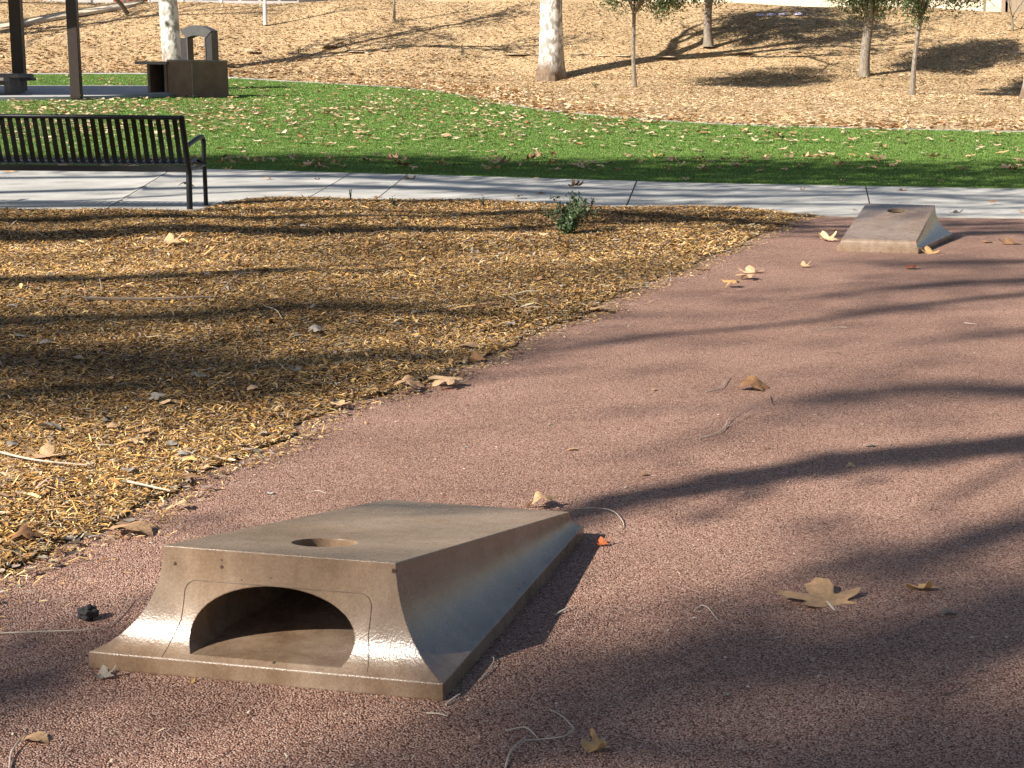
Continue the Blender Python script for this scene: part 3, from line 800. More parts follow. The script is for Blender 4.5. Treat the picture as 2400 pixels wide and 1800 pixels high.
# large trees standing left of the view, whose bare limbs shade the path
def lift(px, py, z):
    p = at(px, py); return p + SV * z
def shade_tree(label, trunk_xy, strokes, seed, H0=5.0, top=(.3, .3), r0=.42):
    """strokes: limb = shadow line in the photograph lifted towards the sun; its first point is the trunk end"""
    rs = np.random.default_rng(seed); x, y = trunk_xy; root = empty('sycamore_tree', (x, y, -.05)); tag(root, label, 'tree', 'pale-barked sycamores')
    base = Vector((x, y, 0)); pts = smooth_path([(0, 0, 0), (.05, .02, .5), (top[0] * .6, top[1] * .5, H0 * .55), (top[0], top[1], H0)], 5)
    MB().tube(pts, [r0 * (1 + .4 * math.exp(-p.z / .4)) * (1 - .25 * p.z / H0) for p in pts], 14).build('trunk', M['sycamore_bark'], root, True)
    lm = MB(); CC = []
    for st, z0, z1, r_, leaves, spread in strokes:
        L = [lift(px, py, z0 + (z1 - z0) * i / max(1, len(st) - 1)) - base for i, (px, py) in enumerate(st)]
        feed = pts[-1] - Vector((0, 0, rs.uniform(0, .8)))
        path = smooth_path([feed, feed.lerp(L[0], .55) + Vector((0, 0, .4))] + L, 5); N = len(path)
        path = [p + Vector(rs.normal(size=3)) * .02 for p in path]
        lm.tube(path, [max(.01, r_ * (1.2 - .95 * (i / N) ** 2)) for i in range(N)], 7)
        for i in range(10, N, 4):
            dd = (path[min(i + 1, N - 1)] - path[i - 1]).normalized()
            dv = (dd * 1.3 + Vector(rs.normal(size=3)) * .35).normalized(); e = []
            grow(lm, path[i], dv, rs.uniform(.5, 1.3), max(.010, r_ * .2), 0, rs, e, .4, .1, 4)
        if leaves:
            E = np.array([tuple(p) for p in path[9:]]); CC.append(E[rs.integers(0, len(E), leaves)] + rs.normal(size=(leaves, 3)) * spread)
    lm.build('limbs', M['sycamore_bark'], root, True)
    C = np.concatenate(CC); n = len(C)
    V, Fc, c4 = leaf_quads(C, .15, .8, palette(n, DRY, rs, .25), .8, rs)
    link('crown', mesh_np('crown', V, Fc, M['litter'], c4), root)
    return root
shade_tree('big sycamore just behind the viewer, its limbs shading the path', (-3.4, -1.6), [
    ([(2700, 1000), (2450, 1030), (2150, 1058), (1950, 1085), (1750, 1120), (1560, 1150), (1400, 1190), (1280, 1232), (1000, 1246), (700, 1262)], 8.0, 8.2, .125, 60, .15),
    ([(2750, 1370), (2450, 1450), (2200, 1490), (2000, 1515), (1800, 1540), (1600, 1570), (1400, 1650)], 18, 18, .21, 300, .3),
    ([(2750, 1660), (2350, 1790), (2000, 1810), (1700, 1730), (1450, 1740), (1200, 1790)], 18, 18, .15, 220, .3),
    ([(2750, 1160), (2400, 1235), (2260, 1275), (2150, 1300), (2060, 1325)], 13, 13, .10, 70, .2),
    ([(2750, 900), (2450, 915), (2200, 905), (1980, 925), (1850, 945)], 17, 17, .13, 110, .3),
    ([(2750, 770), (2450, 775), (2250, 790), (2150, 810)], 17, 17, .08, 50, .3),
    ([(2750, 670), (2400, 690), (2150, 716), (2000, 740), (1800, 762), (1550, 785), (1300, 820)], 14, 14, .075, 70, .2),
    ([(2750, 640), (2450, 655), (2280, 660), (2120, 672), (1950, 690)], 17, 17, .13, 150, .35),
    ([(2750, 600), (2450, 610), (2250, 612), (2080, 622)], 17, 17, .12, 140, .3),
    ([(2750, 545), (2450, 542), (2280, 546), (2100, 552), (1960, 550)], 12, 12, .15, 130, .22),
], 41, H0=5.2, top=(.5, .3))
shade_tree('tall sycamore out of view left of the bench, its limbs shading mulch and pavement', (-17.5, 5.5), [
    ([(-500, 570), (-100, 567), (200, 562), (420, 547), (800, 548), (1200, 540), (1700, 518)], 9, 10, .22, 800, .3),
    ([(-500, 530), (0, 525), (500, 514), (900, 518), (1400, 505), (1900, 530), (2450, 522)], 9, 11, .17, 1000, .3),
    ([(-500, 690), (-100, 675), (200, 668), (550, 655), (850, 645)], 11, 12, .17, 260, .25),
    ([(-500, 800), (-100, 780), (300, 755), (700, 740), (1150, 745)], 16, 16, .22, 700, .4),
    ([(-500, 900), (0, 870), (300, 855), (700, 865), (980, 845)], 16, 16, .24, 800, .45),
    ([(-500, 985), (-100, 960), (250, 935), (550, 915), (700, 900)], 16, 16, .13, 300, .35),
    ([(-600, 1750), (-250, 1660), (60, 1612), (190, 1560), (250, 1525)], 13, 13, .15, 120, .22),
        ([(-500, 555), (600, 552), (1400, 545), (1900, 540), (2450, 535)], 12, 12, .07, 100, .25),
    ([(-500, 500), (800, 500), (1500, 515), (2000, 505), (2450, 505)], 13, 13, .08, 160, .25),
    ([(-500, 490), (-100, 480), (250, 470), (500, 455), (900, 444), (1100, 450), (1350, 465), (1700, 480)], 10, 12, .06, 60, .2),
    ([(-500, 470), (600, 440), (1100, 445), (1400, 458), (1800, 462), (2100, 458), (2450, 480)], 15, 15, .18, 900, .45),
    ([(-500, 430), (700, 415), (1200, 436), (1500, 446), (1900, 450), (2450, 464)], 15, 15, .15, 800, .45),
    ([(-500, 495), (800, 480), (1300, 478), (1500, 481), (1900, 480), (2450, 492)], 15, 15, .14, 700, .45),
], 43, H0=6, top=(.6, .4), r0=.5)
shade_tree('broad sycamore out of view beyond the bench, shading the near edge of the turf', (-20.5, 13.0), [
    ([(-400, 385), (300, 388), (800, 392), (1200, 404), (1600, 414), (2000, 420), (2450, 432)], 9, 11, .16, 3000, .4),
    ([(-400, 380), (400, 376), (800, 380), (1100, 387), (1500, 396), (1900, 406), (2450, 404)], 9.5, 11, .15, 3000, .4),
    ([(-300, 372), (500, 372), (900, 370), (1300, 388), (1600, 378), (2000, 388), (2450, 386)], 10, 11, .12, 3000, .4),
    ([(-300, 395), (400, 395), (1000, 405), (1500, 422), (1950, 431), (2450, 439)], 9, 10, .15, 3000, .4),
    ([(0, 385), (800, 396), (1500, 404), (1900, 396), (2450, 414)], 10, 10, .14, 3000, .4),
], 44)
# hillside shadows come from sycamores beyond the left frame edge
for i, (px, py, lab) in enumerate([(-300, 120, 'leftmost sycamore on the hill beyond the left frame edge'), (-620, 60, 'tall sycamore high on the hill out of view to the left')]):
    g = at(px, py); sycamore('sycamore_tree', g, .38, .0, 13, lab, 50 + i, 300, depth=3)

# ------------------------------------------------------------------ hilltop: ramp, rail, buildings, stones
rw = [at(*p) for p in [(-250, 105), (0, 66), (110, 45), (240, 24), (300, 14)]]
rp = [(p.x, p.y) for p in resample(rw, 1.0)]
tag(sheet('ramp_path', rp + [(x + .2, y + .9) for x, y in reversed(rp)], 1.0, .02, M['rampc'], skirt=.1), kind='structure')
mbw = MB()
for (x0, y0), (x1, y1) in zip(rp, rp[1:]):
    a = Vector((x0 + .2, y0 + .9, 0)); b_ = Vector((x1 + .2, y1 + .9, 0)); a.z = float(hz(a.x, a.y)); b_.z = float(hz(b_.x, b_.y)); t = Vector((0, .2, 0)); u = Vector((0, 0, .07)); dn = Vector((0, 0, .1))
    mbw.add([a - dn, b_ - dn, b_ + u, a + u, a + t - dn, b_ + t - dn, b_ + t + u, a + t + u], [(0, 1, 2, 3), (5, 4, 7, 6), (3, 2, 6, 7)])
tag(mbw.build('kerb_wall', M['rampc']), 'low concrete kerb wall along the ramp crossing the upper left hill', 'wall')
def rail():
    d0 = at(250, 12).y + 1.5
    a = atd(60, 10, d0); root = empty('pipe_railing', (a.x, d0, float(hz(a.x, d0)))); tag(root, 'pale grey pipe railing along the hilltop at upper left', 'railing')
    xs_ = [atd(p, 5, d0).x - a.x for p in (60, 118, 215, 292, 350, 430, 520)]
    for x in xs_: MB().tube([(x, 0, -.2), (x, 0, 1.05)], .05, 8).build('post', M['rail'], root, True)
    for z in (.22, .62, 1.05): MB().tube([(xs_[0], 0, z), (xs_[-1], 0, z)], .035, 8).build('bar', M['rail'], root, True)
    b_ = empty('red_panel_fence', (a.x + xs_[2], d0 + 2, root.location.z)); tag(b_, 'small red-brown fence panel behind the hilltop railing', 'fence')
    for k in range(8): MB().box((.1 + k * .17, 0, .55), (.16, .03, 1.1)).build('board', M['redpanel'], b_)
rail()
st = [atd(268, -6, at(299, 33).y - .3), at(299, 33)]
tag(MB().tube([st[0], st[0].lerp(st[1], .5) + Vector((.05, 0, 0)), st[1]], [.07, .08, .09], 8).build('leaning_stake', M['twig_dark'], None, True), 'brown leaning wooden stake near the railing at upper left', 'stake')
def far_building(x0, x1, ytop, d, label, name='building', mtr='cream', windows=(), z_drop=0):
    a = atd(x0, ytop, d); b_ = atd(x1, ytop, d); zb = float(hz(a.x, d)) - .2; h = 4.5
    root = empty(name, (a.x, d, zb)); tag(root, label, 'building'); w = b_.x - a.x
    MB().box((w / 2, 4, h / 2), (w, 8, h)).build('wall', M[mtr], root)
    MB().box((w / 2, 4, h + .15), (w + .8, 8.8, .3)).build('roof', M['cream_dark'], root)
    for (wx, ww, z0, z1, mm, nm) in windows:
        MB().box((wx * w, -.02, (z0 + z1) / 2), (ww, .06, z1 - z0)).build(nm, M[mm], root)
    return root
far_building(2222, 2520, 10, 66, 'cream building behind the hilltop at the upper right corner', windows=[(.28, .06, 0, 3.2, 'cream_dark', 'downpipe'), (.46, .10, 0, 4.0, 'cream_dark', 'door_frame'), (.58, 1.6, -.1, 1.2, 'cream_dark', 'door'), (.85, 1.4, 1.2, 2.6, 'window', 'window')])
far_building(1540, 2225, 10, 78, 'long pale building far behind the hilltop trees', windows=[(k / 8 + .06, .7, .9, 2.4, 'window', 'window') for k in range(8)])
far_building(640, 1540, 10, 95, 'white distant building behind the middle trunk', windows=[(k / 7 + .07, .9, 1.2, 2.6, 'window', 'window') for k in range(7)])
far_building(330, 700, 10, 84, 'grey low building behind the railing at upper left', mtr='slab', windows=[(k / 8 + .06, .8, 1.0, 2.4, 'window', 'window') for k in range(8)])
far_building(-260, 300, 10, 92, 'pale building far behind the pavilion posts', mtr='slab')

def stone(px, py, sx, sy, h, mtr, label, group, seed, cat='stone', name='flat_stone'):
    rs = np.random.default_rng(seed); g = at(px, py); p = pxm(g.y); bm = bmesh.new(); bmesh.ops.create_icosphere(bm, subdivisions=2, radius=.5)
    for v_ in bm.verts:
        n = v_.co.normalized(); k = 1 + .12 * math.sin(n.x * 5 + seed) + .1 * math.sin(n.y * 6 + n.z * 4 + seed * 2)
        v_.co = Vector((n.x * sx * p * k / 2, n.y * sy * k / 2, max(-.02, n.z * h * k)))
    me = bpy.data.meshes.new(name); bm.to_mesh(me); bm.free(); me.materials.append(M[mtr])
    me.polygons.foreach_set('use_smooth', np.ones(len(me.polygons), dtype=bool))
    o = link(name, me); o.location = g; return tag(o, label, cat, group)
for i, px in enumerate((1782, 1808, 1836, 1872)):
    stone(px, 37 - i * .8, 24, .5, .09, 'stone_lilac', ['lilac-grey flat stone, leftmost of four in the shade high on the hill', 'lilac-grey flat stone, second from left of four in the hill shade', 'lilac-grey flat stone, third from left of four in the hill shade', 'lilac-grey flat stone, rightmost of four in the hill shade'][i], 'lilac stones in the hill shade', 60 + i)
for i, (px, py, sx) in enumerate([(845, 121, 70), (905, 118, 60), (1210, 127, 70), (1365, 127, 60), (1410, 131, 40), (1460, 131, 50), (1565, 133, 60), (1740, 122, 70), (1860, 120, 40), (770, 106, 60), (590, 118, 40)]):
    stone(px, py, sx * .8, .45, .022, 'stone_pale', 'pale flat rock on the hill, %s in the line of pale rocks from the left' % ['fourth','fifth','sixth','seventh','eighth','ninth','tenth','eleventh','twelfth','third','second'][i].replace('twelfth','last'), 'pale rocks across the hill', 70 + i, 'rock', 'flat_rock')

# ------------------------------------------------------------------ wood chips, turf blades, litter (uncountable)
def chip_field(P, L, Wd, cols, zoff, flat=.35, rs=rng):
    n = len(P); a = rs.uniform(0, 2 * np.pi, n); el = rs.normal(0, flat, n)
    d = np.stack([np.cos(a) * np.cos(el), np.sin(a) * np.cos(el), np.sin(el)], 1)
    side_ = np.stack([-np.sin(a), np.cos(a), rs.normal(0, .28, n)], 1); side_ /= np.linalg.norm(side_, axis=1, keepdims=True)
    L = L[:, None]; Wd = Wd[:, None]; bend = rs.normal(0, .07, (n, 1)) * L
    up = np.array([0, 0, 1.0])
    c = P + up * (zoff + np.abs(d[:, 2:3]) * L * .35)
    V = np.empty((n, 6, 3)); e0 = c - d * L / 2; e1 = c + d * L / 2; mid = c + up * np.abs(bend) + side_ * bend * .6
    V[:, 0] = e0 - side_ * Wd * .3; V[:, 1] = e0 + side_ * Wd * .3; V[:, 2] = mid - side_ * Wd * .5; V[:, 3] = mid + side_ * Wd * .5; V[:, 4] = e1 - side_ * Wd * .25; V[:, 5] = e1 + side_ * Wd * .25
    i = np.arange(n)[:, None] * 6
    Fc = np.concatenate([i + np.array([[0, 1, 3, 2]]), i + np.array([[2, 3, 5, 4]])])
    return V.reshape(-1, 3), Fc, np.repeat(cols, 6, 0)
CHIP = [(.50, .31, .115), (.64, .43, .18), (.36, .20, .07), (.74, .55, .28), (.20, .105, .04), (.54, .34, .125), (.10, .055, .026), (.27, .15, .056), (.42, .26, .095), (.46, .40, .33), (.16, .11, .075), (.30, .25, .20)]
edge_pts = from_edge
def mulch_field(y0, y1, dens, l0, w0):
    x0 = MULCH_POLY[:, 0].min(); x1 = MULCH_POLY[:, 0].max(); lo = -.47 * y1 - 2.2
    x0 = max(x0, lo); n = int((x1 - x0) * (y1 - y0) * dens)
    X = rng.uniform(x0, x1, n); Y = rng.uniform(y0, y1, n)
    k = in_poly(MULCH_POLY, X, Y) & (X > -.50 * Y - 1.2); X = X[k]; Y = Y[k]
    d = np.full(len(X), 9.0)
    for q in edge_pts[::2]: d = np.minimum(d, np.hypot(X - q[0], Y - q[1]))
    Z = .006 + np.minimum(1, d / .5) * (.030 + .012 * np.sin(X * 3.1 + Y * 1.7) + .01 * np.sin(X * 1.3 - Y * 2.9 + .7))
    n = len(X); cols = palette(n, CHIP, rng, .22)
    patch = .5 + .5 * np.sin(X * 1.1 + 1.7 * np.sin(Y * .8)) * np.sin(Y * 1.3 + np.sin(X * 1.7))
    cols *= (.52 + .70 * patch)[:, None] * np.array([1.04, .97, .86])  # broad sunlit and shaded patches put into the chip colours
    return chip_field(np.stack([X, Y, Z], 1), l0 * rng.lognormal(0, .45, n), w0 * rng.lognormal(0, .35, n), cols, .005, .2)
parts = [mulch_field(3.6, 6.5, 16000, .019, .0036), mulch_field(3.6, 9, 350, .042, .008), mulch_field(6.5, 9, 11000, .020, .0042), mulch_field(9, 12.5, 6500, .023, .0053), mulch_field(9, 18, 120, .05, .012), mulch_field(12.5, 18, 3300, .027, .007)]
# chips that spilled over the edge onto the path
def spill(n, sd, l0, w0):
    q = edge_pts[rng.integers(0, len(edge_pts), n)]; off = np.abs(rng.normal(0, sd, n)); X = q[:, 0] + off * .9 + rng.normal(0, .05, n); Y = q[:, 1] - off * .35 + rng.normal(0, .05, n)
    return chip_field(np.stack([X, Y, np.full(n, .004)], 1), l0 * rng.lognormal(0, .4, n), w0 * rng.lognormal(0, .3, n), palette(n, CHIP, rng, .25), .003, .15)
parts.append(spill(9000, .06, .022, .0045)); parts.append(spill(700, .22, .02, .004))
def merge(parts):
    V = []; Fc = []; C = []; o = 0
    for v, f, c in parts: V.append(v); Fc.append(f + o); C.append(c); o += len(v)
    return np.concatenate(V), np.concatenate(Fc), np.concatenate(C)
swq = np.array([(p.x, p.y) for p in L_swn if p.x < .2]); n = 2600; q = swq[rng.integers(0, len(swq), n)]; off = np.abs(rng.normal(0, .06, n))
X = q[:, 0] + rng.uniform(-.1, .1, n); Y = q[:, 1] + off - .03
parts.append(chip_field(np.stack([X, Y, hz(X, Y) + .016], 1), .035 * rng.lognormal(0, .4, n), .008 * rng.lognormal(0, .3, n), palette(n, CHIP, rng, .25), .002, .12))
# loose grit and bark crumbs on the rubber path
n = 5200; Y = 3.2 + 13.3 * rng.uniform(0, 1, n) ** 1.6; X = rng.uniform(-.5, .2, n) * Y; k = ~in_poly(MULCH_POLY, X, Y) & (Y < 16.3); X = X[k]; Y = Y[k]; n = len(X)
parts.append(chip_field(np.stack([X, Y, np.full(n, .003)], 1), .007 * rng.lognormal(0, .45, n), .0035 * rng.lognormal(0, .3, n), palette(n, [(.5, .38, .26), (.12, .07, .05), (.30, .17, .12), (.62, .52, .42), (.2, .12, .08)], rng, .25), .002, .2))
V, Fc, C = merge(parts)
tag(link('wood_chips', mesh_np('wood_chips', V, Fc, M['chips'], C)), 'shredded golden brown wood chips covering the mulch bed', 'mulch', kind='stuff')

# turf blades
def turf_blades(y0, y1, dens, w, h):
    x0, x1 = -.50 * y1 - 2, .20 * y1 + 2; n = int((x1 - x0) * (y1 - y0) * dens); X = rng.uniform(x0, x1, n); Y = rng.uniform(y0, y1, n)
    k = in_poly(TURF_POLY, X, Y) & (X > -.50 * Y - 2) & (X < .2 * Y + 2); X = X[k]; Y = Y[k]; n = len(X); Z = hz(X, Y) + .004
    a = rng.uniform(0, 2 * np.pi, n); ww = w * rng.uniform(.6, 1.3, n); hh = h * rng.uniform(.55, 1.2, n); lx = rng.normal(0, .45, n) * hh; ly = rng.normal(0, .45, n) * hh
    V = np.empty((n, 3, 3)); V[:, 0] = np.stack([X - np.cos(a) * ww, Y - np.sin(a) * ww, Z], 1); V[:, 1] = np.stack([X + np.cos(a) * ww, Y + np.sin(a) * ww, Z], 1); V[:, 2] = np.stack([X + lx, Y + ly, Z + hh], 1)
    cols = palette(n, [(.13, .235, .04), (.16, .285, .055), (.105, .19, .03), (.19, .305, .075), (.21, .28, .09)], rng, .25)
    return V.reshape(-1, 3), np.arange(n * 3).reshape(n, 3), np.repeat(cols, 3, 0)
V, Fc, C = merge([turf_blades(20, 26, 2200, .005, .020), turf_blades(26, 34, 1200, .007, .022), turf_blades(34, 55, 450, .011, .024)])
tag(link('turf_grass', mesh_np('turf_grass', V, Fc, M['blades'], C)), 'short bright green blades of the artificial lawn', 'grass', kind='stuff')

# straw and bark crumbs of the hillside
STRAW = [(.60, .45, .27), (.66, .51, .32), (.54, .39, .225), (.72, .58, .39), (.46, .31, .17), (.36, .235, .125)]
def hill_field(y0, y1, n, l0, w0):
    Y = rng.uniform(y0, y1, n); X = rng.uniform(-.53, .22, n) * Y; k = ~in_poly(TURF_POLY, X, Y); X = X[k]; Y = Y[k]; n = len(X)
    Z = hz(X, Y) - .05 + hill_relief(X, Y)
    return chip_field(np.stack([X, Y, Z], 1), l0 * rng.lognormal(0, .4, n), w0 * rng.lognormal(0, .3, n), palette(n, STRAW, rng, .12) * (.80 + .2 * np.clip(.5 + .9 * np.sin(X * .31 + 1.3 * np.sin(Y * .4)) * np.sin(Y * .55 + np.sin(X * .23)), 0, 1))[:, None], .008, .15)
V, Fc, C = merge([hill_field(29, 42, 60000, .07, .024), hill_field(42, 54, 70000, .08, .028), hill_field(53, 64, 70000, .085, .03)])
tag(link('hillside_mulch', mesh_np('hillside_mulch', V, Fc, M['chips'], C)), 'dry straw coloured mulch scattered over the hillside', 'mulch', kind='stuff')

# ------------------------------------------------------------------ fallen leaves
def leaf_mesh(seed, kind='sycamore', curl=.35, rings=3, mats='leaf_tan', fold=0.0):
    rs = np.random.default_rng(seed); n = 44
    if kind == 'sycamore':
        keys = [(-90, .10), (-72, .34), (-48, .50), (-22, .66), (-4, .33), (14, .84), (27, .96), (40, .58), (53, .36), (70, .84), (90, 1.08)]
        keys = keys + [(180 - a, r) for a, r in reversed(keys[:-1])]
    elif kind == 'oval':
        keys = [(-90, .5), (-60, .36), (-30, .31), (0, .33), (30, .40), (60, .55), (90, .72), (120, .55), (150, .40), (180, .33), (210, .31), (240, .36), (270, .5)]
    else:   # torn fragment
        keys = [(-90 + 360 * i / 9, float(rs.uniform(.35, .75))) for i in range(9)]; keys.append((270, keys[0][1]))
    ka = np.array([k[0] for k in keys], float); kr = np.array([k[1] for k in keys]); kr = kr * (1 + rs.normal(0, .06, len(kr))); kr[-1] = kr[0]
    A = np.linspace(-90, 270, n, endpoint=False); Rr = np.interp(A, ka, kr) * (1 + rs.normal(0, .03, n)); V = [(0, 0, 0)]
    for j in range(1, rings + 1):
        t = j / rings
        for a, r in zip(A, Rr):
            ex = t if j == rings else t * (.92 + .08 * math.cos(R(a) * 5))
            V.append((math.cos(R(a)) * r * ex * .5, math.sin(R(a)) * r * ex * .5, 0))
    Fc = [(0, 1 + k, 1 + (k + 1) % n) for k in range(n)]
    for j in range(rings - 1):
        o = 1 + j * n
        for k in range(n): Fc += [(o + k, o + n + k, o + n + (k + 1) % n), (o + k, o + n + (k + 1) % n, o + (k + 1) % n)]
    V = np.array(V); x, y = V[:, 0], V[:, 1]; rr = np.hypot(x, y); an = np.arctan2(y, x)
    ph = rs.uniform(0, 6.28, 4)
    z = curl * (rr ** 2) * (1.2 + .9 * np.sin(2 * an + ph[0])) + curl * .25 * rr * np.sin(5 * an + ph[1]) * rr * 2 + .05 * curl * np.sin(9 * x + ph[2]) + .05 * curl * np.cos(8 * y + ph[3])
    z += fold * np.abs(x) * 1.0 - .06 * np.abs(np.sin(2.5 * (an - math.pi / 2))) * rr * .5
    # the curl pulls the margin inwards as it rises
    sh = 1 - np.clip(np.abs(z), 0, 1) * .45; V[:, 0] = x * sh; V[:, 1] = y * sh; V[:, 2] = z - z.min()
    me = bpy.data.meshes.new('leaf'); me.from_pydata([tuple(v) for v in V], [], Fc); me.materials.append(M[mats])
    me.polygons.foreach_set('use_smooth', np.ones(len(me.polygons), dtype=bool)); me.update(); return me, V[1:1 + n][0], float(V[0, 2])
LM = {}
for mt in ('leaf_tan', 'leaf_brown', 'leaf_red', 'leaf_grey', 'leaf_yellow'):
    for kd in ('sycamore', 'oval', 'torn'):
        LM[mt, kd] = [leaf_mesh(100 + i + hash(kd) % 1 * 7 + 13 * len(kd), kd, c, 3, mt, f_) for i, (c, f_) in enumerate([(.15, 0), (-.32, .0), (.32, .06), (-.5, .0), (.55, .12)])]
stem_me = MB().tube(smooth_path([(0, -.02, .01), (.01, -.2, .03), (.04, -.42, .01), (.03, -.6, .02)], 3), [.014] * 8 + [.012, .02], 5).mesh('stem', M['twig'])
def put_leaf(px, py, wpx, mt='leaf_tan', kd='sycamore', var=0, rot=0.0, tilt=(0, 0), label=None, group=None, stem=False, name='fallen_leaf', zo=0.0, pos=None):
    g = pos if pos is not None else at(px, py, zo)
    me = LM[mt, kd][var % 5][0]; o = link(name, me); s = wpx * pxm(g.y); 
    if pos is not None: g = Vector((g.x, g.y, g.z))
    o.location = (g.x, g.y, g.z + .002); o.scale = (s * 1.25, s * 1.15, s * 1.15); o.rotation_euler = (tilt[0], tilt[1], rot)
    tag(o, label or 'dry fallen leaf', 'leaf', group)
    if stem: link('stem', stem_me, o)
    return o
GP = 'dry leaves lying on the rubber path'
